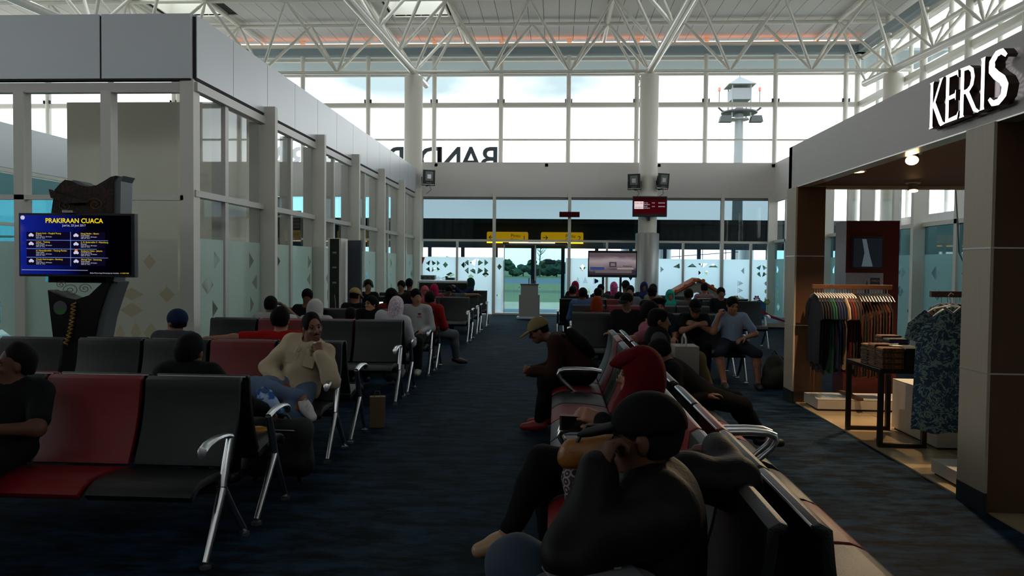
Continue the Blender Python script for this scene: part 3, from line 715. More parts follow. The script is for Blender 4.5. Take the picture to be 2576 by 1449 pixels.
# right bank beyond
def rbench(yc, x0, cols, face, label):
    n = len(cols); bench(cols if face < 0 else cols[::-1], (x0+n*SP/2, yc+(-.17 if face < 0 else .17), 0), 0 if face < 0 else PI, label)
rbench(11.2, .22, 'krkk', -1, 'bench behind the aisle benches where the man in the light blue shirt sits')
rbench(11.2, .22, 'kkkk', 1, 'bench facing away where the woman in the orange headscarf sits')
rbench(13.4, .28, 'krkk', -1, 'second right-hand row bench with one red seat')
rbench(13.4, .28, 'kkrk', 1, 'second right-hand row bench facing the play corner')
rbench(15.8, .42, 'krkk', -1, 'third right-hand row bench with one red seat below the television')
rbench(15.8, .06, 'kkkk', 1, 'third right-hand row bench facing the television')
# ================================================================ the clothing shop on the right
XK, KY0, KY1 = 2.83, -.6, 9.52
kgrey = mat('shop_fascia_laminate', '#b4aea8', .5, noise=.05, nscale=14, stretch=(.15,.15,2))
kwood = mat('shop_wood_laminate', '#4e3119', .5, noise=.18, nscale=30, stretch=(3,3,.12))
kwood_l = mat('shop_light_laminate', '#a39582', .5, noise=.12, nscale=40, stretch=(3,3,.12))
groove = mat('silver_inlay', '#c9c6c0', .3, .6)
tile = mat('beige_floor_tile', '#a8916f', .15, noise=.05, nscale=3)
sf = struct('floor_shop', (0,0,0), 'glossy beige tiled floor of the shop')
for i in range(7):
    for j in range(17):
        if XK+.03+i*.6 < 6.6: bx('tile', tile, sf, XK+.02+i*.6, XK+.614+i*.6, KY0+j*.6, KY0+.594+j*.6, -.02, .012)
kf = thing('shop_fascia', 'grey laminate shop fascia box with a brown ceiling over the clothing shop', 'shop front', (XK, 0, 0))
bx('fascia_board', kgrey, kf, 0, .12, KY0, KY1, 2.565, 3.07); bx('end_board', kgrey, kf, 0, 3.9, KY1-.12, KY1, 2.565, 3.07)
bx('ceiling_board', mat('shop_ceiling_brown', '#5a3c24', .6), kf, .12, 3.9, KY0, KY1-.12, 2.60, 2.68)
bx('edge_trim', groove, kf, -.006, .13, KY0, KY1, 2.556, 2.566)
bx('back_board', kgrey, kf, 3.78, 3.9, KY0, KY1-.12, 2.565, 3.07)
def pillar(x, y0, y1, w, label):
    t = thing('shop_pillar', label, 'pillar', (x, y0, 0)); d = y1-y0
    bx('aisle_face', kwood_l, t, -.02, .0, 0, d, .14, 2.56); bx('front_face', kwood, t, 0, w, 0, d, .14, 2.56)
    bx('plinth', mat('dark_plinth', '#1c1d22', .5), t, -.022, 0, 0, d, 0, .14); bx('plinth', mat('brown_plinth', '#4f3320', .5), t, 0, w, .004, d, 0.013, .14)
    for z in (.92, 1.74): bx('inlay', groove, t, -.024, w+.002, -.003, d, z, z+.010)
pillar(XK, 5.10, 5.44, .34, 'near brown laminate shop pillar at the right edge')
pillar(XK, 9.15, 9.50, .32, 'far brown laminate shop pillar at the end of the shop front')
pillar(XK, 1.0, 1.34, .34, 'brown laminate shop pillar nearest the viewer')
pillar(6.3, 9.15, 9.50, .32, 'brown laminate pillar at the rear corner of the shop')
# KERIS letters
letter_on = emis('lit_letter_face', '#f6f2ff', 2.6); letter_side = mat('letter_return_bronze', '#3a2a20', .4, .5)
def glyph(polys, holes=()):
    return polys
def stroke_poly(pts, ws):
    P = [Vector(p) for p in pts]; Q = []
    for i in range(len(P)-1):
        for t in (0, .5): Q.append((P[i].lerp(P[i+1], t), ws[i]+(ws[i+1]-ws[i])*t))
    Q.append((P[-1], ws[-1])); lo = []; hi = []
    for i, (p, w) in enumerate(Q):
        d = (Q[min(i+1, len(Q)-1)][0]-Q[max(i-1, 0)][0]).normalized(); n = Vector((-d.y, d.x)); hi.append(tuple(p+n*w)); lo.append(tuple(p-n*w))
    return hi+lo[::-1]
def stroke_quads(pts, ws):
    p = stroke_poly(pts, ws); n = len(p)//2; hi, lo = p[:n], p[n:][::-1]
    return [[lo[i], lo[i+1], hi[i+1], hi[i]] for i in range(n-1)]
GL = {
 'K': [[(0,0),(.13,0),(.10,.04),(.10,.96),(.13,1),(-.03,1),(.0,.96),(.0,.04),(-.03,0)], [(.10,.50),(.36,.96),(.33,1),(.49,1),(.44,.96),(.20,.54),(.50,.06),(.60,.0),(.42,-.02),(.36,.04),(.11,.46)]],
 'E': [[(-.03,0),(.42,0),(.46,.16),(.40,.09),(.11,.07),(.11,.46),(.32,.46),(.35,.40),(.35,.62),(.32,.55),(.11,.54),(.11,.93),(.38,.92),(.43,.85),(.41,1),(-.03,1),(.0,.96),(.0,.04)]],
 'R': [[(-.03,0),(.14,0),(.11,.04),(.11,.45),(.17,.45),(.44,.04),(.58,-.02),(.64,.0),(.53,.08),(.29,.46),(.42,.56),(.46,.72),(.41,.89),(.28,.98),(-.03,1),(.0,.96),(.0,.04)]],
 'I': [[(-.02,0),(.12,0),(.105,.05),(.105,.95),(.12,1),(-.02,1),(.0,.95),(.0,.05)]],
 'S': stroke_quads([(.40,.84),(.30,.95),(.18,.95),(.07,.84),(.07,.68),(.18,.55),(.32,.43),(.39,.30),(.36,.13),(.24,.04),(.11,.05),(.02,.16)], [.03,.05,.062,.07,.075,.078,.078,.075,.07,.062,.05,.03])}
HOLES = {'R': [[(.11,.53),(.11,.92),(.25,.91),(.33,.83),(.35,.71),(.31,.58),(.22,.53)]]}
ks = thing('shop_sign', 'glowing white raised letters KERIS on the shop fascia', 'sign', (XK-.02, 5.80, 2.635))
u = 0
for ch in 'KERIS':
    h = .335
    for p in GL[ch]:
        hs = HOLES.get(ch, [])
        V, T = cdt_plate(p, hs)
        S = lambda q: (-(u+q[0]*h*(1.12 if ch != 'S' else 1.38)), q[1]*h)
        b = MB(); b.add([(-.075, *S(v)) for v in V], T); fc = b.build('letter_face', letter_on, ks)
        b = MB()
        for poly in [p]+hs:
            n = len(poly); b.add([(-.075, *S(v)) for v in poly]+[(-.01, *S(v)) for v in poly], [(i,(i+1)%n,n+(i+1)%n,n+i) for i in range(n)])
        b.build('letter_return', letter_side, ks)
    u += {'K':.225,'E':.195,'R':.25,'I':.088,'S':.2}[ch]
bx('backing', letter_side, ks, -.012, -.002, -.92, .02, -.01, .02)
# down-lights
warm = emis('warm_lamp', '#ffd08a', 14)
def gimbal(x, y, label, tilt, z=2.60):
    t = thing('gimbal_spotlight', label, 'spotlight', (x, y, z))
    MB().lathe([(.075,-.012),(.08,0),(.05,.0)], n=20).build('bezel', groove, t, smooth=True)
    h = MB().lathe([(.035,0),(.05,-.02),(.058,-.09),(.055,-.10)], n=20).build('lamp_head', mat('white_lamp_head', '#bfb7a8', .4), t, smooth=True)
    h.rotation_euler = tilt; MB().lathe([(.05,-.098),(.05,-.101)], n=20).build('lens', warm, h)
    ld = bpy.data.lights.new('spot_beam', 'SPOT'); ld.energy = 130; ld.color = (1,.72,.42); ld.spot_size = 1.5; ld.spot_blend = .6; ld.shadow_soft_size = .04
    lo = bpy.data.objects.new('spot_beam', ld); COL.objects.link(lo); lo.parent = h; lo.location = (0,0,-.11)
gimbal(3.04, 6.75, 'tilted warm spotlight under the shop fascia, the larger of the two heads', (-.7, .35, 0))
gimbal(4.10, 9.05, 'warm spotlight at the back of the shop ceiling', (-.25, .1, 0))
t = thing('recessed_downlight', 'flat recessed warm downlight under the shop fascia', 'spotlight', (3.06, 8.0, 2.60))
MB().lathe([(.085,-.008),(.09,0),(.06,0)], n=24).build('bezel', groove, t, smooth=True); MB().lathe([(.07,-.012),(.07,-.009)], n=24).build('lens', emis('warm_disc', '#ffc070', 5), t)
ld = bpy.data.lights.new('down_beam', 'SPOT'); ld.energy = 100; ld.color = (1,.72,.42); ld.spot_size = 1.7; ld.spot_blend = .6; lo = bpy.data.objects.new('down_beam', ld); COL.objects.link(lo); lo.parent = t; lo.location = (0,0,-.03)
# white display plinths
wp = mat('white_plinth', '#b5ada2', .4)
def plinth(label, x0, x1, y0, y1, z1):
    t = thing('display_plinth', label, 'plinth', ((x0+x1)/2, (y0+y1)/2, .012)); w, d = (x1-x0)/2, (y1-y0)/2
    bx('body', wp, t, -w, w, -d, d, .02, z1-.012, .004); bx('recessed_base', panel_dark, t, -w+.02, w-.02, -d+.02, d-.02, 0, .02)
    bx('top_panel', wp, t, -w-.0, w, -d, d, z1-.010, z1, .003)
plinth('low white two-step display plinth beside the far shop pillar', 2.93, 4.2, 8.62, 9.1, .13)
plinth('tall white display plinth under the patterned blue dress', 3.36, 4.4, 6.85, 7.75, .50)
plinth('low white display plinth beside the near shop pillar', 2.93, 3.9, 5.6, 6.05, .12)
# clothes racks
wrail = mat('rack_wood_rail', '#4a2b16', .45, noise=.2, nscale=20); hook = mat('hanger_steel', '#cfcfcf', .25, .9); plas = mat('clear_hanger_plastic', '#b9b4b4', .25); blk_h = mat('black_hanger', '#121212', .4)
def hanger_mesh(m, w=.2):
    b = MB(); b.tube([(0,0,.09),(0,.018,.12),(0,.0,.142),(0,-.02,.128)], .003, 5); b.tube([(0,0,.09),(0,0,.04)], .003, 5)
    return b.mesh('hook', hook), MB().tube([(0,-w,-.04),(0,-w*.6,.015),(0,0,.045),(0,w*.6,.015),(0,w,-.04)], .007, 6).mesh('shoulder_bar', m)
HK, HBc = hanger_mesh(plas); _, HBk = hanger_mesh(blk_h)
def garment_mesh(L, w, sl, seed, flare=1.0, m=None, pleats=3, th=.008):
    """hanging top: two wavy sheets closed at the sides, neck, short sleeves; hangs in the y-z plane, shoulders at z=0"""
    r = np.random.default_rng(seed); ny, nz = 13, 14; b = MB(); ph = r.uniform(0,6.28,3)
    def halfw(t): return w*(.62+.38*min(1, t/.16))*(1+(flare-1)*t) if t > 0 else w*.60
    V = []
    for side in (-1, 1):
        for i in range(nz):
            t = i/(nz-1); hw = halfw(t)
            for j in range(ny):
                s = -1+2*j/(ny-1)
                z = -t*L-.10*(abs(s)**1.5)*max(0, 1-t*4)-.012*math.sin(s*7+ph[0])*t
                x = side*(th*(1-abs(s)**3)*(.6+.6*t))+.004*t*math.sin(s*pleats*3+ph[1])+.003*math.sin(t*5+ph[2])
                V.append((x, s*hw, z))
    f = []; N = ny*nz
    for q in range(2):
        for i in range(nz-1):
            for j in range(ny-1):
                a = q*N+i*ny+j; f.append((a, a+1, a+ny+1, a+ny))
    for i in range(nz-1):
        for j in (0, ny-1): a = i*ny+j; f.append((a, a+ny, N+a+ny, N+a))
    for j in range(ny-1):
        a = (nz-1)*ny+j; f.append((a, a+1, N+a+1, N+a)); f.append((j, j+1, N+j+1, N+j))
    b.add(V, f); body = b.mesh('garment', m, smooth=True)
    sv = None
    if sl:
        sv = []
        for q in (-1, 1):
            sb = MB().tube([(0,q*w*.62,-.05),(0,q*(w*.62+sl*.5),-.05-sl*.55),(.01,q*(w*.62+sl*.62),-.05-sl*1.05)], [.055,.07,.062], 10); sb.v = [(x_*.16, y_, z_) for x_, y_, z_ in sb.v]; sv.append(sb.mesh('sleeve', m, smooth=True))
    return body, sv
def batik(name, base, ink, sc=9, thr=.5):
    if name in MATS: return MATS[name]
    m = bpy.data.materials.new(name); m.use_nodes = True; t = m.node_tree; b = t.nodes['Principled BSDF']
    co = t.nodes.new('ShaderNodeTexCoord'); n = t.nodes.new('ShaderNodeTexNoise'); n.inputs['Scale'].default_value = sc; n.inputs['Detail'].default_value = 3; n.inputs['Distortion'].default_value = 2.5
    w = t.nodes.new('ShaderNodeTexVoronoi'); w.inputs['Scale'].default_value = sc*1.1
    av = t.nodes.new('ShaderNodeVectorMath'); av.operation = 'MULTIPLY_ADD'; av.inputs[1].default_value = (.25,.25,.25); sn = t.nodes.new('ShaderNodeMath'); sn.operation = 'SINE'
    mu = t.nodes.new('ShaderNodeMath'); mu.operation = 'MULTIPLY'; mu.inputs[1].default_value = 14; r = t.nodes.new('ShaderNodeValToRGB')
    r.color_ramp.elements[0].position = thr*.55; r.color_ramp.elements[1].position = thr*.75; r.color_ramp.elements[0].color = (*lin(base),1); r.color_ramp.elements[1].color = (*lin(ink),1)
    l = t.links.new; l(co.outputs['Object'], n.inputs['Vector']); l(n.outputs['Color'], av.inputs[0]); l(co.outputs['Object'], av.inputs[2]); l(av.outputs[0], w.inputs['Vector'])
    l(w.outputs['Distance'], mu.inputs[0]); l(mu.outputs[0], sn.inputs[0]); l(sn.outputs[0], r.inputs[0]); l(r.outputs[0], b.inputs['Base Color'])
    b.inputs['Roughness'].default_value = .8; MATS[name] = m; return m
CLOTH = {c: mat('fabric_'+n, c, .85, bump=.2, bscale=120) for n, c in dict(black='#0b0b0c', char='#17181b', teal='#0d4a45', green='#1c5a3c', navy='#0f1b3a', blue='#1a2450', cream='#c9a884', red='#6a100c', maroon='#3a0a0a', brown='#3e2a18', rust='#5a2410').items()}
bat = [batik('batik_brown', '#1a0d07', '#5a2a12', 14), batik('batik_rust', '#3a1208', '#6e3a1c', 11), batik('batik_dark', '#0d0a08', '#3a3a34', 16), batik('batik_gold', '#24140a', '#8a5a1c', 12)]
blueb = batik('batik_blue', '#0c2a44', '#5f7a70', 8, .62)
GM = {}
def hang(x, y, zr, m, L, w, sl, label, seed, cm, flare=1.0, rz=0, L2=None, cat='shirt', name='hanging_shirt'):
    key = (m.name, L, w, sl, flare)
    if key not in GM: GM[key] = garment_mesh(L, w, sl, seed, flare, m)
    t = thing(name, label, cat, (x, y, zr-.145), rz)
    put(HK, 'hanger_hook', t); put(HBc if cm else HBk, 'hanger_bar', t)
    o = put(GM[key][0], 'cloth', t, (0,0,.035))
    for sv in GM[key][1] or (): put(sv, 'sleeve', t, (0,0,.02))
def rack(label, loc, L_, h, rz=0):
    t = thing('clothes_rack', label, 'clothes rack', loc, rz)
    bx('rail', wrail, t, 0, L_, -.02, .02, h-.05, h, .003)
    for x in ((.457,) if L_ > .8 else (L_*.97,)):
        bx('upright', wrail, t, x-.012, x+.012, -.018, .018, .012, h-.05); bx('foot', wrail, t, x-.03, x+.03, -.28, .28, .012, .04)
    return t
rack('long wooden clothes rail with many hangers beside the far shop pillar', (2.90, 8.80, .135), .88, 1.285)
seqA = ['#0b0b0c','#0b0b0c','#17181b','#0b0b0c','#0d4a45','#1c5a3c','#0f1b3a','#1a2450','#0f1b3a','#17181b','#c9a884','#3a0a0a','#6a100c','#3e2a18','#17181b']
lw_ = {'#0b0b0c':'black','#17181b':'charcoal','#0d4a45':'teal','#1c5a3c':'green','#0f1b3a':'navy','#1a2450':'dark blue','#c9a884':'cream','#3a0a0a':'dark maroon','#6a100c':'red','#3e2a18':'brown'}
cnt = {}
ordw = ['', 'second ', 'third ', 'fourth ']
for i, c in enumerate(seqA):
    nme = lw_[c]; k = cnt.get(nme, 0); cnt[nme] = k+1
    hang(2.93+i*.029, 8.80, 1.42, CLOTH[c], .78+.05*(i % 3), .21, .20, '%s%s short-sleeved shirt from the left on the long clothes rail' % (ordw[k], nme) if k else '%s short-sleeved shirt hanging on the long clothes rail, leftmost of its colour' % nme, i, True, rz=.0)
pos = ['first','second','third','fourth','fifth','sixth','seventh','eighth','ninth','tenth','eleventh','twelfth']
for i in range(12):
    hang(3.38+i*.032, 8.80, 1.42, bat[(i*7) % 3], .92, .17, 0, '%s long batik cloth on a black hanger, counting from the cream shirt' % pos[i], 40+i % 3, False, rz=0, cat='cloth', name='hanging_batik')
rack('short wooden clothes rail behind the near shop pillar', (3.13, 6.55, 0), .62, 1.42)
for i in range(9):
    hang(3.22+i*.05, 6.55, 1.42, [bat[1], bat[3], bat[2], CLOTH['#17181b']][i % 4], .75, .21, .18, '%s dark batik shirt behind the blue dress on the short rail' % pos[i], 60+i % 4, True)
# blue batik dress, facing the aisle
def dress():
    t = thing('batik_dress', 'blue paisley batik dress hanging in front of the short rail', 'dress', (3.12, 6.20, 1.42-.145), PI/2-.2)
    put(HK, 'hanger_hook', t); put(HBc, 'hanger_bar', t)
    body, sl = garment_mesh(1.0, .235, .20, 5, 1.12, blueb, 3, .06); put(body, 'cloth', t, (0,0,.035))
    for q in sl: put(q, 'sleeve', t, (0,0,.02))
    MB().tube([(-.05,-.06,.03),(-.065,0,-.02),(-.05,.06,.03)], .012, 8).build('collar', mat('striped_collar', '#56606a', .8), t)
dress()
# display table with folded cloth
tf = mat('dark_table_steel', '#2b2524', .35, .6)
tb = thing('display_table', 'black-framed display table stacked with folded batik', 'table', (2.88, 6.9, .012))
bx('top', tf, tb, 0, .42, 0, .78, .66, .70, .004)
for x in (0, .38):
    for y in (0, .74): bx('leg', tf, tb, x, x+.04, y, y+.04, 0, .66)
for y in (0, .74): bx('foot_rail', tf, tb, .04, .38, y, y+.04, 0, .035)
def fold_mesh(w, d, h):
    return MB().prism([(-w/2,.0),(-w/2+.01,h*.9),(w/2-.012,h),(w/2,h*.8),(w/2+.006,h*.4),(w/2,0)], -d/2, d/2, 'y')
fm = {}
def stack(x, y, z, n, mats, label, w=.19, d=.15, h=.017):
    for i in range(n):
        m = mats[i % len(mats)]; key = (m.name, w, d)
        if key not in fm: fm[key] = fold_mesh(w, d, h*.94).mesh('folded_cloth', m, bevel=.003)
        o = put(fm[key], 'folded_cloth', None, (x+RNG.uniform(-.004,.004), y+RNG.uniform(-.004,.004), z+i*h), (0,0,RNG.uniform(-.04,.04)))
        place = 'topmost' if i == n-1 else ('lowest' if i == 0 else '%s from the bottom' % (pos[i] if i < 12 else ['thirteenth','fourteenth','fifteenth','sixteenth'][i-12]))
        tag(o, '%s, %s' % (label, place), 'cloth', 'folded cloth on the shop table')
stack(3.0, 6.99, .713, 11, [bat[3], bat[3], bat[0]], 'gold batik cloth in the near left table pile')
stack(3.2, 6.99, .713, 11, [CLOTH['#0b0b0c']], 'black cloth in the near right table pile')
stack(3.0, 7.16, .713, 12, [bat[3], bat[1]], 'gold and rust batik in the middle left table pile')
stack(3.2, 7.16, .713, 11, [bat[2], CLOTH['#17181b']], 'dark batik in the middle right table pile')
stack(3.0, 7.33, .713, 11, [bat[3], bat[2]], 'gold and dark batik in the far left table pile')
stack(3.2, 7.5, .713, 15, [bat[1], bat[1], bat[0]], 'rust batik in the farthest right table pile')
stack(3.2, 7.33, .713, 14, [CLOTH['#1a2450'], CLOTH['#17181b']], 'dark blue cloth in the table pile behind the black one')
tgp = thing('price_card', 'small white price card lying on the folded cloth', 'card', (3.08, 7.05, .905), .3); bx('card', mat('white_card', '#d6d2ca', .6), tgp, -.05, .05, -.03, .03, .002, .005); bx('fold', MATS['white_card'], tgp, -.05, .05, .03, .034, .002, .02)
# red totem with screen
rd = mat('dark_red_laminate', '#4a0e10', .4); rt_ = thing('advert_totem', 'tall dark red advertising totem with a small screen, behind the rack', 'totem', (3.62, 9.75, 0), -.12)
bx('body', rd, rt_, 0, .62, 0, .55, 0, 2.2)
bx('screen_frame', black, rt_, .06, .42, -.06, 0, 1.60, 2.0, .006); bx('screen', emis('dim_screen', '#15191d', .5), rt_, .075, .405, -.064, -.06, 1.62, 1.98)
MB().add([(.17,-.066,1.63),(.30,-.066,1.63),(.26,-.066,1.78),(.22,-.066,1.97),(.17,-.066,1.97),(.20,-.066,1.8)], [(0,1,2,3,4,5)]).build('screen_picture', emis('dim_picture', '#4a555c', .5), rt_)
bx('poster', mat('pale_blue_poster', '#8b97ae', .5, noise=.35, nscale=3), rt_, 0, .44, -.012, 0, .75, 1.55)
bx('poster_badge', mat('blue_badge', '#26365e', .5), rt_, .29, .40, -.016, -.012, 1.36, 1.49); put(text_mesh('AREA', .04, mat('badge_print', '#a59a4c', .5), .001), 'lettering', rt_, (.30,-.018,1.44), (PI/2,0,0)); put(text_mesh('BEBAS', .032, MATS['badge_print'], .001), 'lettering', rt_, (.295,-.018,1.39), (PI/2,0,0))
MB().add([(.02,-.014,.75),(.16,-.014,1.05),(.22,-.014,1.32),(.25,-.014,1.46),(.30,-.014,1.25),(.4,-.014,.75)], [(0,1,2,3,4,5)]).build('poster_figure', mat('poster_rock', '#3f4a66', .6), rt_)
cbl = MB(); cbl.tube([(6.64,13.2,3.4),(6.62,13.0,2.4),(6.6,12.9,1.9),(6.62,12.6,1.5),(6.66,12.5,1.45)], .012, 6)
co_ = cbl.build('cable', mat('grey_cable', '#3a3a3c', .5)); co_.parent = rw; co_.location = (-XRP,0,0)
# ================================================================ people: bodies as smooth distance-field surfaces
def V3(p): return np.array(p, dtype=np.float32)
def cap(a, ra, b, rb): return ('c', V3(a), float(ra), V3(b), float(rb))
def ell(c, r, R=None): return ('e', V3(c), V3(r), None if R is None else np.array(R, dtype=np.float32))
def grow(sh, d):
    return cap(sh[1], sh[2]+d, sh[3], sh[4]+d) if sh[0] == 'c' else ell(sh[1], sh[2]+d, sh[3])
def aabb(sh):
    if sh[0] == 'c': return np.minimum(sh[1]-sh[2], sh[3]-sh[4]), np.maximum(sh[1]+sh[2], sh[3]+sh[4])
    r = sh[2] if sh[3] is None else np.full(3, sh[2].max()); return sh[1]-r, sh[1]+r
def sdf_eval(sh, X, Y, Z):
    if sh[0] == 'c':
        a, ra, b, rb = sh[1:5]; ba = b-a; q = float(ba@ba)+1e-9
        px, py, pz = X-a[0], Y-a[1], Z-a[2]
        t = np.clip((px*ba[0]+py*ba[1]+pz*ba[2])/q, 0, 1)
        return np.sqrt((px-ba[0]*t)**2+(py-ba[1]*t)**2+(pz-ba[2]*t)**2)-(ra+(rb-ra)*t)
    c, r, R = sh[1:4]; px, py, pz = X-c[0], Y-c[1], Z-c[2]
    if R is not None:
        px, py, pz = (R[0,0]*px+R[1,0]*py+R[2,0]*pz), (R[0,1]*px+R[1,1]*py+R[2,1]*pz), (R[0,2]*px+R[1,2]*py+R[2,2]*pz)
    k0 = np.sqrt((px/r[0])**2+(py/r[1])**2+(pz/r[2])**2); k1 = np.sqrt((px/r[0]**2)**2+(py/r[1]**2)**2+(pz/r[2]**2)**2)+1e-6
    return k0*(k0-1)/k1
def sdf_mesh(name, m, add, vox, k=.03, sub=(), clip=(), wrinkle=0.0, seed=0, ksub=.008):
    lo = np.min([aabb(s)[0] for s in add], axis=0)-3*vox; hi = np.max([aabb(s)[1] for s in add], axis=0)+3*vox
    n = np.ceil((hi-lo)/vox).astype(int)+1
    F = np.full(tuple(n), .15, dtype=np.float32)
    ax_ = [lo[i]+vox*np.arange(n[i], dtype=np.float32) for i in range(3)]
    def region(sh, pad):
        a, b = aabb(sh); i0 = np.maximum(0, np.floor((a-pad-lo)/vox).astype(int)); i1 = np.minimum(n, np.ceil((b+pad-lo)/vox).astype(int)+1)
        return tuple(slice(int(p), int(q)) for p, q in zip(i0, i1)), i0, i1
    def grids(i0, i1): return ax_[0][i0[0]:i1[0], None, None], ax_[1][None, i0[1]:i1[1], None], ax_[2][None, None, i0[2]:i1[2]]
    for sh in add:
        sl, i0, i1 = region(sh, k+2*vox)
        if min(i1-i0) <= 0: continue
        d = sdf_eval(sh, *grids(i0, i1)); f = F[sl]; kk = k if len(sh) < 6 else sh[5]
        h = np.maximum(kk-np.abs(f-d), 0)/kk
        F[sl] = np.minimum(f, d)-h*h*kk*.25
    for sh in sub:
        sl, i0, i1 = region(sh, 2*vox)
        if min(i1-i0) <= 0: continue
        d = -sdf_eval(sh, *grids(i0, i1)); f = F[sl]; h = np.maximum(ksub-np.abs(f-d), 0)/ksub
        F[sl] = np.maximum(f, d)+h*h*ksub*.25
    for (nx, ny, nz, c) in clip:    # keep where n.p < c
        F = np.maximum(F, ax_[0][:,None,None]*nx+ax_[1][None,:,None]*ny+ax_[2][None,None,:]*nz-c)
    S = F < 0
    c8 = np.zeros(tuple(n-1), dtype=np.uint8)
    cs = [(i,j,l) for i in (0,1) for j in (0,1) for l in (0,1)]
    for i, j, l in cs: c8 += S[i:n[0]-1+i, j:n[1]-1+j, l:n[2]-1+l]
    act = (c8 > 0) & (c8 < 8); idx = np.argwhere(act)
    if len(idx) == 0: return None
    acc = np.zeros((len(idx), 3), dtype=np.float32); cnt = np.zeros(len(idx), dtype=np.float32)
    fv = {c: F[idx[:,0]+c[0], idx[:,1]+c[1], idx[:,2]+c[2]] for c in cs}
    for c in cs:
        for a in range(3):
            if c[a] == 0:
                e = list(c); e[a] = 1; f0, f1 = fv[c], fv[tuple(e)]; ch = (f0 < 0) != (f1 < 0)
                if not ch.any(): continue
                t = np.where(ch, f0/np.where(ch, f0-f1, 1), 0); p = np.tile(np.array(c, dtype=np.float32), (len(idx), 1)); p[:, a] = t
                acc += p*ch[:, None]; cnt += ch
    P = (idx+acc/cnt[:, None])*vox+lo
    vid = np.full(tuple(n-1), -1, dtype=np.int32); vid[act] = np.arange(len(idx))
    faces = []
    for a in range(3):
        b, c = (a+1) % 3, (a+2) % 3
        s0 = [slice(None)]*3; s1 = [slice(None)]*3; s0[a] = slice(0, n[a]-1); s1[a] = slice(1, n[a])
        A, B = S[tuple(s0)], S[tuple(s1)]; e = np.argwhere(A != B)
        if len(e) == 0: continue
        ok = (e[:, b] > 0) & (e[:, c] > 0) & (e[:, b] < n[b]-1) & (e[:, c] < n[c]-1); e = e[ok]
        flip = A[tuple(e.T)]
        def g(db, dc):
            q = e.copy(); q[:, b] += db; q[:, c] += dc; return vid[tuple(q.T)]
        q = np.stack([g(-1,-1), g(0,-1), g(0,0), g(-1,0)], axis=1)
        q = np.where(flip[:, None], q, q[:, ::-1]); faces.append(q)
    Q = np.concatenate(faces)
    if wrinkle:
        r = np.random.default_rng(seed)
        w = np.zeros(len(P), dtype=np.float32)
        for _ in range(7):
            kv = r.normal(0, 1, 3); kv *= r.uniform(18, 46)/np.linalg.norm(kv); w += np.sin(P@kv.astype(np.float32)+r.uniform(0, 6.28))
        nrm = np.zeros_like(P); fn = np.cross(P[Q[:,2]]-P[Q[:,0]], P[Q[:,3]]-P[Q[:,1]])
        for i in range(4): np.add.at(nrm, Q[:, i], fn)
        nrm /= np.linalg.norm(nrm, axis=1, keepdims=True)+1e-9
        P = P+nrm*(w*wrinkle*.4)[:, None]
    me = bpy.data.meshes.new(name); me.vertices.add(len(P)); me.vertices.foreach_set('co', np.ascontiguousarray(P, dtype=np.float32).ravel())
    me.loops.add(Q.size); me.loops.foreach_set('vertex_index', np.ascontiguousarray(Q, dtype=np.int32).ravel())
    me.polygons.add(len(Q)); me.polygons.foreach_set('loop_start', np.arange(0, Q.size, 4, dtype=np.int32))
    me.update(calc_edges=True); me.validate(); me.shade_smooth(); me.materials.append(m)
    return me
def rotz(a): c, s = math.cos(a), math.sin(a); return np.array([[c,-s,0],[s,c,0],[0,0,1]])
def rotx(a): c, s = math.cos(a), math.sin(a); return np.array([[1,0,0],[0,c,-s],[0,s,c]])
def roty(a): c, s = math.cos(a), math.sin(a); return np.array([[c,0,s],[0,1,0],[-s,0,c]])
def unit(v): v = np.array(v, float); return v/(np.linalg.norm(v)+1e-9)
def hand(wrist, d, nrm, curl, vox, side=1, spread=.0, sc=1.0, mitt=False):
    """palm, four fingers and thumb; d along the hand, nrm out of the palm, side=+1 thumb on the cross(d,nrm) side"""
    d = unit(d); nrm = unit(nrm-d*np.dot(nrm, d)); s = np.cross(d, nrm)*side; w = np.array(wrist, float); o = []
    fr = max(.0082, vox*.95)*sc
    for q in (-.024, -.006, .012, .026): o.append(cap(w+d*.01+s*q*.7, .017*sc, w+d*.075*sc+s*q, .0145*sc))
    if mitt: o.append(cap(w+d*.07, .03, w+d*.12+nrm*.03, .024)); return o
    for q, L_ in ((.030, .066), (.010, .078), (-.010, .073), (-.028, .056)):
        p = w+d*.082*sc+s*q*sc; a = 0
        for i, f in enumerate((.45, .32, .23)):
            a += curl*(1.0, 1.1, .8)[i]; dd = unit(d*math.cos(a)+nrm*math.sin(a)+s*q*spread*4)
            p2 = p+dd*L_*f*1.15*sc; o.append(cap(p, fr*(1.08-.06*i), p2, fr*(1-.08*i))); p = p2
    p = w+d*.02*sc+s*.028*sc
    for i, (l, dd) in enumerate(((.04, unit(d*.65+s*.6+nrm*.25)), (.032, unit(d*.9+s*.15+nrm*(.25+.5*curl))), (.024, unit(d*.8+nrm*(.3+.6*curl))))):
        p2 = p+dd*l*sc; o.append(cap(p, fr*(1.35-.15*i), p2, fr*(1.2-.15*i))); p = p2
    return o
SK = {'d': mat('skin_deep_brown', '#4e3122', .6, noise=.06, nscale=30, spec=.2), 'a': mat('skin_brown', '#8a5c42', .55, noise=.06, nscale=30), 'b': mat('skin_dark_brown', '#6e4531', .55, noise=.06, nscale=30), 'c': mat('skin_light_brown', '#a87758', .55, noise=.06, nscale=30)}
HAIRM = mat('black_hair', '#060505', .75, bump=.4, bscale=160, stretch=(1,1,.25), spec=.12); EYED = mat('dark_iris', '#120c0a', .2); EYEW = mat('eye_white', '#3e3733', .6); LIP = mat('lip', '#6a3a30', .5)
TEX = {}
def cloth(c, rough=.85, bump=.25):
    n = 'cloth_'+c.strip('#'); return mat(n, c, rough, bump=bump, bscale=140, spec=.12)
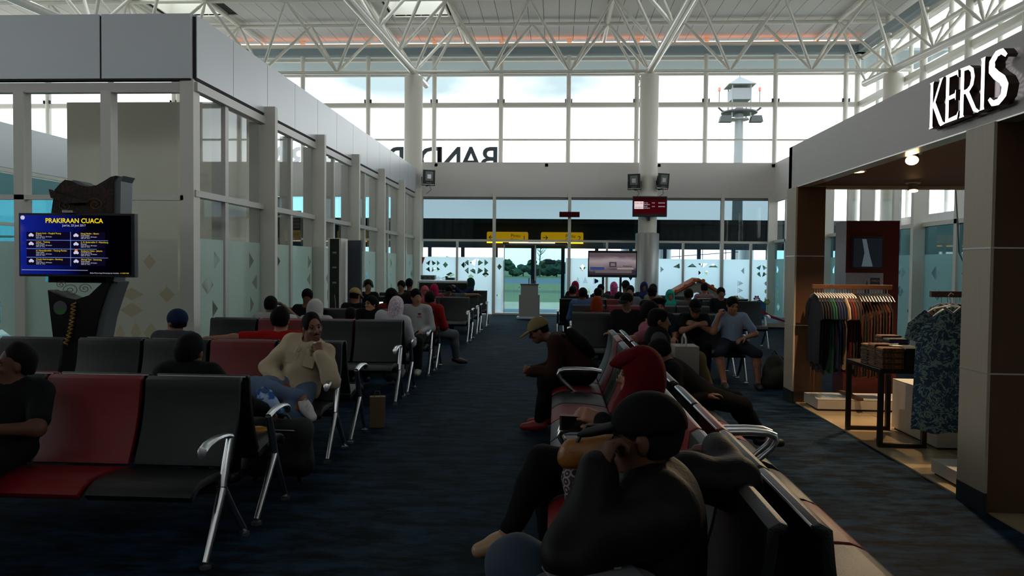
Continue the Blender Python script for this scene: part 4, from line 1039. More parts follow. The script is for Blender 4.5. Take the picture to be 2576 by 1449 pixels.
def person(label, loc, rz, vox=.02, skin='a', top='#222222', sleeve='long', bottom='#15161a', blen='long', shoes='#141414', hair='short', hairm=None,
           a=-.18, side=0.0, tw=0.0, hz=None, head=(0,0,0), hoff=(0,0,0), eL=None, wL=None, eR=None, wR=None, kL=None, aL=None, kR=None, aR=None, tL=None, tR=None,
           hL=None, hR=None, thick=0.0, wr=0.0, group=None, seed=0, scale=.95, topm=None, botm=None, stand=False, face=None, bare=False, name='person', hood=None, fat=1.0):
    t = thing(name, label, 'person', (loc[0], loc[1], loc[2] if len(loc) > 2 else 0), rz, group); t.scale = (scale,)*3
    face = vox < .0095 if face is None else face
    H = np.array([0, 0 if stand else -.03, .86 if stand else .562/scale])
    Rt = roty(side)@rotx(a)           # a > 0 leans forward (towards -y)
    T = Rt@np.array([0,0,1.]); Fd = Rt@np.array([0,-1.,0]); S0 = Rt@np.array([1.,0,0])
    sc = 1.0
    if hz is not None: hz = hz/scale; sc = max(.74, min(1.1, (hz-H[2]-.0)/(T[2]*.655)))
    S = math.cos(tw)*S0+math.sin(tw)*Fd; Fs = math.cos(tw)*Fd-math.sin(tw)*S0
    Rm = np.stack([S, -Fs, T], axis=1); Rp = np.stack([S0, -Fd, T], axis=1)
    nb = H+T*.475*sc; HC = nb+T*.175*sc+Fd*.03+np.array(hoff)
    if a > .4: HC = HC+Fd*.02
    shL, shR = H+T*.44*sc+S*.165*fat, H+T*.44*sc-S*.165*fat
    torso = [ell(H+T*.0, (.160*fat,.120*fat,.105), Rp), ell(H+T*.15*sc, (.138*fat,.108*fat,.16), Rp), ell(H+T*.33*sc, (.158*fat,.108*fat,.165), Rm), cap(shL-S*.02, .058, shR+S*.02, .058), ell(H+T*.42*sc, (.12,.075,.07), Rm)]
    neck = [cap(nb-T*.02, .056, HC-T*.07, .052)]
    D = lambda v, d: np.array(d if v is None else v, float)
    if stand:
        eL, wL = D(eL, (.24,.02,1.08)), D(wL, (.25,-.06,.84)); eR, wR = D(eR, (-.24,.02,1.08)), D(wR, (-.25,-.06,.84))
        kL, aL = D(kL, (.09,-.02,.47)), D(aL, (.10,.0,.08)); kR, aR = D(kR, (-.09,-.02,.47)), D(aR, (-.10,.0,.08))
    else:
        eL, wL = D(eL, shL+np.array([.07,-.04,-.27])), D(wL, (.10,-.27,.64)); eR, wR = D(eR, shR+np.array([-.07,-.04,-.27])), D(wR, (-.10,-.27,.64))
        kL, aL = D(kL, (.11,-.44,.54)), D(aL, (.12,-.46,.10)); kR, aR = D(kR, (-.11,-.44,.54)), D(aR, (-.12,-.46,.10))
    # keep the limbs at human length
    def fix(p, q, l):
        v = q-p; return p+v*(l/(np.linalg.norm(v)+1e-9))
    eL, eR = fix(shL, eL, .285), fix(shR, eR, .285); wL, wR = fix(eL, wL, .25), fix(eR, wR, .25)
    hpL, hpR = H+S0*.085, H-S0*.085
    kL, kR = fix(hpL, kL, .43), fix(hpR, kR, .43); aL, aR = fix(kL, aL, .40), fix(kR, aR, .40)
    upL, upR = cap(shL, .054, eL, .043), cap(shR, .054, eR, .043); foL, foR = cap(eL, .043, wL, .028), cap(eR, .043, wR, .028)
    thL, thR = cap(hpL, .092*fat, kL, .064), cap(hpR, .092*fat, kR, .064); shn = [[cap(k_, .060, k_+(a_-k_)*.35+np.array([0,.02,0]), .056), cap(k_+(a_-k_)*.35+np.array([0,.02,0]), .056, a_, .038)] for k_, a_ in ((kL,aL),(kR,aR))]
    feet = []
    for a_, tt in ((aL, tL), (aR, tR)):
        dd = unit((0,-1,-.35) if tt is None else tt); heel = a_+np.array([0,.035,-.04])
        if tt is not None: heel = a_-dd*.04-np.array([0,0,.025])
        tip = a_+dd*.16+np.array([0,0,-.02])
        if tt is None: tip = a_+np.array([0,-.165,-.057])
        feet.append([cap(heel, .036, a_+dd*.07+np.array([0,0,-.025]), .040), cap(a_+dd*.05+np.array([0,0,-.03]), .040, tip, .028)])
    hands = []
    for (w_, e_, hh, sd) in ((wL, eL, hL, 1), (wR, eR, hR, -1)):
        d_ = w_-e_; nn = np.array([0,0,-1.]); cu = .35
        if hh: d_, nn, cu = (np.array(hh[0], float) if hh[0] is not None else d_), np.array(hh[1], float), hh[2]
        hands.append(hand(w_, d_, nn, cu, vox, sd, mitt=vox > .013))
    Rh = rotz(head[0])@rotx(head[1])@roty(head[2])
    def hp(p): return HC+Rh@np.array(p, float)
    hd_ = [ell(hp((0,.014,.028)), (.074,.094,.088), Rh), ell(hp((0,-.024,-.035)), (.061,.070,.082), Rh), ell(hp((0,-.060,-.095)), (.030,.028,.024), Rh)]
    fine = []
    if face:
        fine = [cap(hp((0,-.090,.004)), .009, hp((0,-.110,-.030)), .0125), ell(hp((.0,-.100,-.036)), (.017,.012,.009), Rh), cap(hp((-.042,-.083,.024)), .010, hp((.042,-.083,.024)), .010),
                ell(hp((0,-.091,-.066)), (.024,.011,.007), Rh), ell(hp((0,-.089,-.078)), (.020,.011,.008), Rh), ell(hp((.036,-.068,-.030)), (.022,.018,.016), Rh), ell(hp((-.036,-.068,-.030)), (.022,.018,.016), Rh)]
    else:
        fine = [cap(hp((0,-.088,.0)), .012, hp((0,-.104,-.032)), .014)]
    ears = [ell(hp((s*.076,.004,-.012)), (.011,.018,.030), Rh) for s in (-1, 1)]
    add = torso+neck+hd_+[upL,upR,foL,foR,thL,thR]+shn[0]+shn[1]+feet[0]+feet[1]
    small = fine+ears+hands[0]+hands[1]
    small = [(s_+(.010,) if s_[0] == 'c' else s_+(None, .010)) for s_ in small]
    subs = [ell(hp((s*.031,-.101,.004)), (.016,.014,.010), Rh) for s in (-1, 1)] if face else []
    body = put(sdf_mesh('body', SK[skin], add+small, vox, .035, subs), 'body', t)
    if face:
        for s in (-1, 1):
            em = bpy.data.meshes.new('eye'); b_ = bmesh.new(); bmesh.ops.create_uvsphere(b_, u_segments=12, v_segments=8, radius=.0118); b_.to_mesh(em); b_.free(); em.materials.append(EYEW); em.shade_smooth()
            eo = put(em, 'eye', t, tuple(hp((s*.031,-.079,.004)))); im = bpy.data.meshes.new('iris'); b_ = bmesh.new(); bmesh.ops.create_uvsphere(b_, u_segments=10, v_segments=6, radius=.0062); b_.to_mesh(im); b_.free(); im.materials.append(EYED); im.shade_smooth()
            put(im, 'iris', eo, tuple(Rh@np.array((0,-.0085,0))))
            MB().tube([tuple(hp((s*.016,-.094,.028))), tuple(hp((s*.032,-.091,.033))), tuple(hp((s*.050,-.078,.027)))], [.003,.0045,.002], 6).build('eyebrow', HAIRM, t, smooth=True)
    # clothes
    tm = topm or cloth(top); bm__ = botm or cloth(bottom); gr = .014+thick
    tcap = [grow(s_, gr) for s_ in torso[:4]]
    if sleeve != 'none':
        for u_, f_, e_, w_, s_ in ((upL, foL, eL, wL, shL), (upR, foR, eR, wR, shR)):
            if sleeve == 'long': tcap += [grow(u_, gr*.95), cap(e_, .043+gr*.9, e_+(w_-e_)*.97, .030+gr*.85)]
            else: tcap += [cap(s_, .056+gr, s_+(e_-s_)*.72, .052+gr)]
    hemz = T*1.0
    clip = []
    if not stand: clip.append((-T[0], -T[1], -T[2], -float(T@(H-T*.045))))
    put(sdf_mesh('shirt', tm, tcap, vox*1.05, .045, [grow(n_, .012) for n_ in [cap(nb-T*.0+Fd*.03, .05, HC, .06)]], clip, wr, seed), 'shirt', t)
    leg = [grow(torso[0], .012), cap(hpL, .092*fat+.014, kL, .064+.016), cap(hpR, .092*fat+.014, kR, .064+.016)]
    if blen == 'long':
        for k_, a_ in ((kL, aL), (kR, aR)): leg += [cap(k_, .076, k_+(a_-k_)*.4+np.array([0,.012,0]), .070), cap(k_+(a_-k_)*.4+np.array([0,.012,0]), .070, a_+(k_-a_)*.08, .058)]
    elif blen == 'skirt':
        for k_, a_ in ((kL, aL), (kR, aR)): leg += [cap(k_, .085, a_+(k_-a_)*.1, .10)]
        leg += [cap((kL+kR)/2, .10, (aL+aR)/2+np.array([0,0,.06]), .12), cap(H, .12, (kL+kR)/2, .1)]
    put(sdf_mesh('trousers' if blen == 'long' else ('skirt' if blen == 'skirt' else 'shorts'), bm__, leg, vox*1.05, .035, (), (), wr, seed+3), 'trousers' if blen == 'long' else ('skirt' if blen == 'skirt' else 'shorts'), t)
    if shoes:
        sm = shoes if not isinstance(shoes, str) else mat('shoe_'+shoes.strip('#'), shoes, .5)
        for ft in feet:
            put(sdf_mesh('shoe', sm, [grow(f_, .009) for f_ in ft], vox, .02), 'shoe', t)
    # hair and headwear
    hm = hairm or HAIRM
    if isinstance(hm, str): hm = cloth(hm)
    def hair_short(inf=.012, low=-.055, fr=.0):
        z = Rh@np.array([0,0,1.]); c_ = float(z@hp((0,0,low)))
        return sdf_mesh('hair', HAIRM, [ell(hp((0,.016,.032)), (.076+inf,.095+inf,.090+inf), Rh), ell(hp((0,.04,-.02)), (.07+inf*.4,.055+inf,.07), Rh)], vox, .02, [ell(hp((0,-.105,-.045+fr)), (.080,.078,.112), Rh)], [(-z[0],-z[1],-z[2],-c_)], .006 if vox < .012 else 0, seed+9)
    if hair in ('short', 'receding'):
        put(hair_short(.012 if hair == 'short' else .008, -.055, 0 if hair == 'short' else .035), 'hair', t)
    elif hair == 'headphones':
        put(hair_short(), 'hair', t)
        hpn = MB().tube([tuple(hp((.10*math.cos(q), .02, .03+.115*math.sin(q)))) for q in np.linspace(-.2, PI+.2, 14)], .010, 8).build('headphone_band', black, t, smooth=True)
        for s in (-1, 1): MB().tube([tuple(hp((s*.085,.01,-.005))), tuple(hp((s*.115,.01,-.005)))], .036, 12).build('ear_cup', black, t)
    elif hair == 'hijab':
        drape = [ell(hp((0,.012,.02)), (.094,.114,.122), Rh), ell(hp((0,.03,-.05)), (.088,.098,.10), Rh), cap(HC-T*.10, .080, nb+T*.0, .11), ell(nb-T*.07+Fd*.02, (.175,.115,.10), Rm)]
        put(sdf_mesh('headscarf', hm, drape, vox, .05, [ell(hp((0,-.120,-.012)), (.057,.080,.083), Rh)], (), wr*.6, seed+5), 'headscarf', t)
    elif hair == 'cap':
        put(hair_short(.006), 'hair', t); z = Rh@np.array([0,0,1.]); c_ = float(z@hp((0,0,.022)))
        cp = put(sdf_mesh('cap_crown', hm, [ell(hp((0,.014,.040)), (.094,.115,.099), Rh)], min(vox, .012), .02, (), [(-z[0],-z[1],-z[2],-c_)]), 'cap_crown', t)
        put(sdf_mesh('cap_brim', hm, [ell(hp((0,-.130,.026)), (.076,.085,.013), Rh@rotx(.18))], min(vox, .008), .02), 'cap_brim', t)
    elif hair == 'beanie':
        z = Rh@np.array([0,0,1.]); c_ = float(z@hp((0,0,-.01)))
        put(hair_short(.006), 'hair', t); put(sdf_mesh('knit_cap', hm, [ell(hp((0,.016,.036)), (.090,.110,.100), Rh)], vox, .02, [ell(hp((0,-.13,-.03)), (.07,.07,.06), Rh)], [(-z[0],-z[1],-z[2],-c_)]), 'knit_cap', t)
    elif hair == 'beret':
        put(hair_short(.008), 'hair', t); z = Rh@np.array([0,0,1.]); c_ = float(z@hp((0,0,.04)))
        put(sdf_mesh('beret', hm, [ell(hp((0,.02,.085)), (.115,.125,.050), Rh@rotx(-.15)), ell(hp((0,.012,.055)), (.086,.106,.06), Rh)], vox, .03, (), [(-z[0],-z[1],-z[2],-c_)]), 'beret', t)
    return dict(root=t, HC=HC, Rh=Rh, hp=hp, wL=wL, wR=wR, eL=eL, eR=eR, shL=shL, shR=shR, nb=nb, T=T, F=Fd, S=S, H=H, kL=kL, kR=kR, aL=aL, aR=aR)
# ================================================================ the people, placed on their seats
def pat(name, base, ink, sc, kind='rings'):
    """small printed patterns: rings, flecks, stripes, plaid"""
    if name in MATS: return MATS[name]
    m = bpy.data.materials.new(name); m.use_nodes = True; t = m.node_tree; b = t.nodes['Principled BSDF']; co = t.nodes.new('ShaderNodeTexCoord'); r = t.nodes.new('ShaderNodeValToRGB')
    r.color_ramp.elements[0].color = (*lin(base),1); r.color_ramp.elements[1].color = (*lin(ink),1); l = t.links.new
    if kind == 'rings':
        v = t.nodes.new('ShaderNodeTexVoronoi'); v.inputs['Scale'].default_value = sc; v.inputs['Randomness'].default_value = 0.0; mu = t.nodes.new('ShaderNodeMath'); mu.operation = 'MULTIPLY'; mu.inputs[1].default_value = 16; sn = t.nodes.new('ShaderNodeMath'); sn.operation = 'SINE'
        l(co.outputs['Object'], v.inputs['Vector']); l(v.outputs['Distance'], mu.inputs[0]); l(mu.outputs[0], sn.inputs[0]); l(sn.outputs[0], r.inputs[0]); r.color_ramp.elements[0].position = .2; r.color_ramp.elements[1].position = .5
    elif kind == 'flecks':
        v = t.nodes.new('ShaderNodeTexNoise'); v.inputs['Scale'].default_value = sc; l(co.outputs['Object'], v.inputs['Vector']); l(v.outputs['Fac'], r.inputs[0]); r.color_ramp.elements[0].position = .48; r.color_ramp.elements[1].position = .56
    else:
        v = t.nodes.new('ShaderNodeTexWave'); v.inputs['Scale'].default_value = sc; v.bands_direction = 'Z'; l(co.outputs['Object'], v.inputs['Vector']); l(v.outputs['Fac'], r.inputs[0]); r.color_ramp.elements[0].position = .45; r.color_ramp.elements[1].position = .55
    l(r.outputs[0], b.inputs['Base Color']); b.inputs['Roughness'].default_value = .85; MATS[name] = m; return m
NR, MD, FR = .0075, .012, .019
A_ = {}
# ---- left bank
A_['fold'] = person('man in dark clothes with folded arms at the left edge, head turned left', (-3.06, 4.06), 0, NR, 'd', '#0a0b0c', 'short', '#0a0a0c', a=-.28, hz=.93, head=(-.85,-.05,0), eL=(.28,-.14,.72), wL=(.04,-.26,.74), eR=(-.28,-.14,.72), wR=(-.04,-.25,.68), wr=.004, seed=1, hair='receding')
A_['blackjacket'] = person('man in a black jacket seen from behind in the left foreground', (-2.38, 4.76), PI, NR, 'b', '#090a0c', 'long', '#0a0a0c', a=.0, hz=1.0, thick=.012, eR=(-.34,-.14,.70), wR=(-.40,-.36,.62), hR=(None,(0,0,-1),.6), wr=.005, seed=2)
A_['beanie'] = person('person in a blue knitted cap looking left behind the second row', (-3.56, 6.88), PI, MD, 'b', '#3a3d42', 'long', '#14151a', hz=1.04, a=.0, head=(1.2,.05,0), hair='beanie', hairm='#16233e', wr=.003, seed=3)
A_['red'] = person('man in a red t-shirt seen from behind, arm along the backrest', (-2.55, 6.90), PI, MD*.85, 'a', '#8f0f0e', 'short', '#15161c', a=-.1, hz=1.07, side=0.0, eL=(.42,.20,.96), wL=(.66,.26,.955), hL=((.9,.1,-.1),(0,0,-1),.4), wr=.004, seed=4)
beige = mat('beige_cotton_jacket', '#a8977c', .9, noise=.1, nscale=9, bump=.35, bscale=90); denim = mat('faded_denim', '#4d5f7c', .9, noise=.25, nscale=7, bump=.3, bscale=220)
P5 = person('man in a beige jacket and jeans with crossed legs, hand at his chin', (-2.13, 6.20), 0, .0062, 'b', sleeve='long', topm=beige, botm=denim, shoes='#b9b6b0', a=-.10, hz=1.07, side=.22, tw=.1, head=(.62,.03,-.10), hair='receding', thick=.014,
    kR=(-.19,-.38,.66), aR=(.27,-.46,.56), tR=(.55,-.20,-.72), kL=(.10,-.42,.50), aL=(.10,-.46,.085), eR=(-.24,-.02,.80), wR=(-.10,-.22,.66), eL=(.30,-.12,.74), wL=(.21,-.15,.97), hL=((-.30,.30,.8),(-.3,.9,-.2),1.05), hR=((.8,-.4,-.2),(0,.1,-1),.4), wr=.011, seed=5)
def moustache(P): MB().tube([tuple(P['hp']((-.028,-.093,-.058))), tuple(P['hp']((0,-.106,-.052))), tuple(P['hp']((.028,-.093,-.058)))], [.003,.0055,.003], 8).build('moustache', HAIRM, P['root'], smooth=True)
moustache(P5)
b = P5; c0 = b['nb']; S_, F_, T_ = b['S'], b['F'], b['T']
for s in (-1, 1):   # collar wings, chest pockets, laces
    put(sdf_mesh('collar', beige, [cap(c0+S_*s*.01-F_*.075+T_*.02, .018, c0+S_*s*.085-F_*.01+T_*.025, .020), cap(c0+S_*s*.085-F_*.01+T_*.025, .020, c0+S_*s*.05+F_*.11-T_*.06, .022), cap(c0+S_*s*.05+F_*.11-T_*.06, .022, c0+S_*s*.07+F_*.135-T_*.11, .012)], .007, .02), 'collar', b['root'])
    p = b['H']+T_*.31+S_*s*.078+F_*.146
    pm = MB(); q = [p+S_*x+T_*z for x, z in ((-.05,0),(.05,0),(.05,-.10),(-.05,-.10))]; q2 = [x-F_*.02 for x in q]; pm.add([tuple(x) for x in q+q2], [(0,1,2,3),(7,6,5,4),(0,1,5,4),(1,2,6,5),(2,3,7,6),(3,0,4,7)]).build('chest_pocket', beige, b['root'], bevel=.003)
for i in range(4):
    p = b['aR']+unit((.55,-.30,-.62))*(.03+.025*i)+np.array([.02,-.035,.012]); MB().tube([tuple(p+np.array([-.022,-.012,-.012])), tuple(p+np.array([.012,-.012,.02]))], .003, 6).build('lace', mat('lace_white', '#dad8d2', .7), b['root'])
MB().tube([tuple(P5['wL']+np.array([-.05,.0,.085])), tuple(P5['wL']+np.array([-.03,-.02,.09]))], .006, 8).build('ring', chrome, P5['root'])
A_['white6'] = person('man in a white shirt leaning his hand on his forehead', (-3.66, 9.46), 3.0, MD, 'b', '#a9a9a9', 'short', '#1a1b20', a=.05, hz=1.06, head=(.2,.15,0), eR=(-.24,-.24,.92), wR=(-.12,-.22,1.10), hR=((.4,.5,.5),(.5,.5,-.3),.5), seed=6)
A_['d7'] = person('dark-haired man behind the one resting his forehead on his hand', (-3.68, 11.02), 0, FR, 'b', '#16171b', hz=1.10, head=(.2,.5,0), seed=7)
A_['wcap'] = person('person in a white headscarf between two dark-haired men in the third row', (-3.04, 9.50), PI, MD, 'b', '#9a9a98', 'long', '#1a1b20', hz=1.02, hair='hijab', hairm='#a8a6a2', head=(-.7,0,0), seed=8)
A_['child9'] = person('small dark-haired child beside the beige-jacketed man in the row behind', (-2.58, 9.46), PI, FR, 'b', '#121216', hz=.95, scale=.8, seed=9)
P10 = person('young man in a black zip jacket with folded arms, looking sideways', (-2.72, 11.02), 0, .009, 'c', '#0c0c0d', 'long', '#101014', a=-.22, hz=.98, head=(-.65,.0,0), eL=(.27,-.10,.70), wL=(.05,-.22,.73), eR=(-.27,-.10,.70), wR=(-.05,-.20,.68), thick=.008, wr=.003, seed=10)
MB().tube([tuple(P10['nb']+P10['F']*.095-P10['T']*.06), tuple(P10['nb']+P10['F']*.12-P10['T']*.14)], .004, 6).build('zip', chrome, P10['root'])
lace_ = pat('white_floral_scarf', '#c4b4bc', '#9a8a94', 60, 'flecks')
P11 = person('woman in a white floral headscarf and white top with a teal sleeve', (-2.13, 9.47), PI, MD*.8, 'a', '#a8a9ac', 'long', '#6e7073', a=.02, side=-.22, hz=1.07, hair='hijab', hairm=lace_, head=(-.25,.1,0), blen='skirt', wr=.003, seed=11, thick=.01, kL=(.07,-.44,.54), kR=(-.05,-.44,.54), aL=(.07,-.46,.10), aR=(-.05,-.46,.10))
put(sdf_mesh('teal_sleeve', cloth('#0a5a4c'), [cap(P11['shL'], .076, P11['eL'], .064), cap(P11['eL'], .064, P11['wL'], .048)], .011, .03), 'teal_sleeve', P11['root'])
P12 = person('man in a pale grey sweatshirt and a red trefoil print, fourth row', (-2.04, 11.0), 0, MD*.8, 'a', '#8f8f8f', 'long', '#101114', shoes='#8d9380', a=-.15, hz=1.12, head=(.5,.2,0), wr=.004, seed=12, thick=.012)
tf_ = mat('red_print', '#8a2a34', .7)
for i, an in enumerate((-.6, 0, .6)):
    c = P12['nb']-P12['T']*.13+P12['S']*.075+P12['F']*.142; d = P12['S']*math.sin(an)+P12['T']*math.cos(an); e = np.cross(d, P12['F'])
    MB().add([tuple(c), tuple(c+d*.025+e*.012), tuple(c+d*.045), tuple(c+d*.025-e*.012)], [(0,1,2,3)]).build('print_leaf', tf_, P12['root'])
c = P12['nb']-P12['T']*.155+P12['S']*.075+P12['F']*.143
MB().add([tuple(c-P12['S']*.035), tuple(c+P12['S']*.035), tuple(c+P12['S']*.035+P12['T']*.008), tuple(c-P12['S']*.035+P12['T']*.008)], [(0,1,2,3)]).build('print_bar', tf_, P12['root'])
person('person in a tan cap seen from behind in the fourth row', (-3.12, 11.70), PI, MD, 'a', '#17181c', 'long', hz=1.10, hair='cap', hairm='#8d7a52', head=(-.3,.3,0), seed=13)
person('man wearing black headphones further back on the left', (-3.92, 15.62), 0, FR, 'b', '#101013', 'long', hz=1.14, hair='headphones', head=(.3,.2,0), seed=14)
P15 = person('woman in a black headscarf and rust top looking at a lit phone', (-2.58, 11.70), -2.5, MD, 'a', '#5e1c12', 'long', hz=1.10, hair='hijab', hairm='#0b0a0b', head=(.3,.35,0), eL=(.24,-.2,.76), wL=(.12,-.36,.86), seed=15)
person('dark-haired man at the back of the left bank, left of the pink headscarf', (-3.22, 15.62), 0, FR, 'b', '#131418', hz=1.14, head=(-.2,.3,0), seed=16)
person('dark-haired person turned away at the back of the left bank', (-3.16, 16.28), PI, FR, 'b', '#17181d', hz=1.18, seed=17)
person('woman in a pale pink headscarf at the back of the left bank', (-2.72, 15.62), 0, FR, 'a', '#8a3a44', hz=1.03, hair='hijab', hairm='#a04a52', head=(.3,.3,0), seed=18)
person('woman in a magenta headscarf beside the pale pink one', (-2.62, 16.28), PI, FR, 'a', '#7a1830', hz=1.06, hair='hijab', hairm='#8e1438', seed=19)
P19 = person('man in a red jacket with black straps, seen from behind in the fourth row', (-1.98, 11.70), PI-.25, MD*.9, 'b', '#7a120c', 'long', '#4a4d52', shoes='#2a1412', a=.05, hz=1.07, thick=.016, wr=.003, seed=20, kR=(-.28,-.36,.52), aR=(-.34,-.42,.085), tR=(-.7,-.4,-.2))
bp_ = P19; put(sdf_mesh('backpack', cloth('#0e0e10'), [ell(bp_['H']+bp_['T']*.28-bp_['F']*.16, (.13,.07,.17), np.stack([bp_['S'],-bp_['F'],bp_['T']],axis=1))], .012, .03), 'backpack', bp_['root'])
person('person slumped over the sixth-row bench with an arm along its back', (-2.48, 17.62), 0, FR, 'b', '#3a3a3a', 'short', hz=1.0, a=.25, head=(.4,.7,.3), eL=(.42,.1,.95), wL=(.66,.15,.95), seed=21)
person('woman in a dark teal headscarf raising a phone beside the far counter', (-2.30, 19.85), -1.3, FR, 'a', '#141a3a', hz=1.14, hair='hijab', hairm='#06342e', eL=(.22,-.26,.86), wL=(.1,-.36,1.06), eR=(-.22,-.26,.86), wR=(-.1,-.36,1.06), seed=22)
# ---- right foreground
leatherj = mat('black_leather_jacket', '#070606', .62, noise=.2, nscale=8, bump=.2, bscale=60, spec=.15); jeans2 = mat('dark_denim', '#1d2f3f', .85, noise=.2, nscale=9, bump=.2, bscale=200)
P22 = person('man in a black cap and leather jacket in the right foreground, arm over the backrest', (.325, 2.30), -PI/2, .0068, 'd', topm=leatherj, sleeve='long', botm=jeans2, shoes='#6e5552', a=-.02, hz=1.09, thick=.022, head=(-.30,.10,.0), scale=1.0, hair='cap', hairm=mat('black_cap_cotton', '#050507', .8, bump=.2, bscale=150, spec=.1),
    eL=(.21,-.27,.80), wL=(.12,-.20,1.0), hL=((-.30,.30,.7),(-.3,.8,-.3),.9), eR=(-.20,.30,.90), wR=(-.45,.26,.95), hR=((-.6,-.5,-.1),(0,0,-1),.5), kL=(.10,-.40,.72), aL=(.10,-.56,.40), tL=(.3,-.8,-.3), kR=(-.12,-.44,.48), aR=(-.10,-.48,.085), wr=.007, seed=23, fat=1.13)
put(sdf_mesh('shirt_collar', pat('striped_collar_cloth', '#9a94a6', '#2e2b36', 16, 'stripes'), [cap(P22['nb']-P22['S']*.06+P22['F']*.06, .02, P22['nb']+P22['S']*.06+P22['F']*.06, .02), cap(P22['nb']+P22['S']*.06+P22['F']*.06, .02, P22['nb']+P22['S']*.07-P22['F']*.02+P22['T']*.02, .018)], .007, .02), 'shirt_collar', P22['root'])
# patterned tunic + red scarf
maroon = mat('maroon_scarf', '#4e040a', .85, bump=.2, bscale=160, spec=.1); tunic = pat('octagon_print', '#2a2022', '#8d7f7c', 24, 'rings')
P23 = person('woman in a maroon headscarf holding up a phone, legs crossed', (.395, 3.92), -PI/2, .0068, 'a', '#0e0d10', 'long', '#08080a', topm=cloth('#0e0d10'), shoes=mat('nude_flat_shoe', '#a08060', .35), a=-.20, hz=1.05, head=(-.1,.08,0), hair='hijab', hairm=maroon, scale=1.0,
    eL=(.22,-.06,.72), wL=(.10,-.15,.80), hL=((-.1,-.9,.25),(-.8,.1,-.5),.5), eR=(-.22,-.06,.74), wR=(-.03,-.15,.74), hR=((.35,-.9,.25),(.2,.1,.9),.5), kL=(.04,-.43,.60), aL=(.12,-.60,.30), tL=(.25,-.85,-.35), kR=(-.08,-.44,.50), aR=(-.06,-.40,.085), wr=.005, seed=24)
put(sdf_mesh('scarf_peak', maroon, [ell(P23['hp']((0,-.04,.085)), (.082,.085,.045), P23['Rh']@rotx(.35)), cap(P23['hp']((0,-.08,.07)), .035, P23['hp']((0,-.140,.055)), .012)], .007, .04), 'scarf_peak', P23['root'])
put(sdf_mesh('tunic_hem', tunic, [cap(P23['H']+np.array([.12,-.10,.04]), .07, (.17,-.30,.55), .05), cap((.17,-.30,.55), .05, (.185,-.30,.40), .035), cap((.16,-.14,.50), .07, (.18,-.24,.38), .04), cap(P23['H']+np.array([.1,-.1,.06]), .07, (.08,-.34,.62), .045)], .007, .05, (), (), .004, 3), 'tunic_hem', P23['root'])
for s in (-1, 1): MB().tube([tuple(P23['hp']((s*.032+.024*math.cos(q), -.112, .0+.02*math.sin(q)))) for q in np.linspace(0, 2*PI, 15)], .0018, 5).build('spectacle_rim', black, P23['root'])
P24 = person('man in a khaki cap leaning forward with clasped hands beside the aisle', (.33, 7.42), -PI/2, .009, 'b', '#2e1a14', 'long', '#0c0c0e', shoes='#8a0f16', a=.78, hz=None, head=(.05,.45,0), hair='cap', hairm='#7a6a4a', thick=.016,
    eL=(.16,-.36,.62), wL=(.05,-.58,.60), eR=(-.16,-.36,.62), wR=(-.05,-.58,.60), hL=((-.4,-.8,.1),(-.8,.4,0),.8), hR=((.4,-.8,.15),(.8,.4,0),.8), kL=(.12,-.43,.50), aL=(.12,-.50,.085), kR=(-.14,-.43,.50), aR=(-.14,-.44,.085), wr=.005, seed=25)
put(sdf_mesh('backpack', cloth('#0b0b0d'), [ell(P24['H']+P24['T']*.26-P24['F']*.17, (.14,.08,.20), np.stack([P24['S'],-P24['F'],P24['T']],axis=1)), cap(P24['shL']+P24['F']*.05, .03, P24['shL']-P24['F']*.10, .03), cap(P24['shR']+P24['F']*.05, .03, P24['shR']-P24['F']*.10, .03)], .010, .03, (), (), .006, 4), 'backpack', P24['root'])
P25 = person('man in a dark vest with a white collar, in profile facing the shop', (.955, 7.30), PI/2, .0095, 'b', '#3f3d3d', 'long', '#5a5038', a=-.05, hz=1.09, kR=(-.03,-.36,.74), aR=(.02,-.56,.40), tR=(0,-.8,-.5), shoes='#3a2a20', head=(-.05,.05,0), wr=.003, seed=26)
put(sdf_mesh('vest', cloth('#101014'), [grow(ell(P25['H']+P25['T']*.33, (.158,.108,.165), np.stack([P25['S'],-P25['F'],P25['T']],axis=1)), .026), grow(ell(P25['H']+P25['T']*.15, (.138,.108,.16), np.stack([P25['S'],-P25['F'],P25['T']],axis=1)), .024)], .011, .04), 'vest', P25['root'])
put(sdf_mesh('white_collar', cloth('#a39d96'), [cap(P25['nb']+P25['S']*.05*math.cos(q)*1.3-P25['F']*.065*math.sin(q)+P25['T']*(.025*math.sin(q)), .018, P25['nb']+P25['S']*.05*math.cos(q+.5)*1.3-P25['F']*.065*math.sin(q+.5)+P25['T']*(.025*math.sin(q+.5)), .018) for q in np.arange(-.8, PI+.4, .5)], .009, .02), 'white_collar', P25['root'])
person('man in a pink shirt with his elbow over the backrest', (.985, 8.05), PI/2+.15, .0105, 'a', '#8a4d58', 'short', '#2a2b30', a=-.08, hz=1.12, eL=(.24,-.02,.80), wL=(.12,-.24,.66), eR=(-.26,.24,.90), wR=(-.10,.38,.93), head=(-.3,.1,0), seed=27, wr=.003)
person('person in black trousers and sandals stretching a leg toward the shop', (1.15, 6.32), PI/2, .0105, 'b', '#0e0e10', 'long', '#0a0a0c', shoes='#1a1413', a=-.85, hz=.80, kR=(.05,-.42,.48), aR=(.25,-.70,.10), kL=(.25,-.38,.50), aL=(.50,-.65,.10), head=(0,.5,0), seed=29)
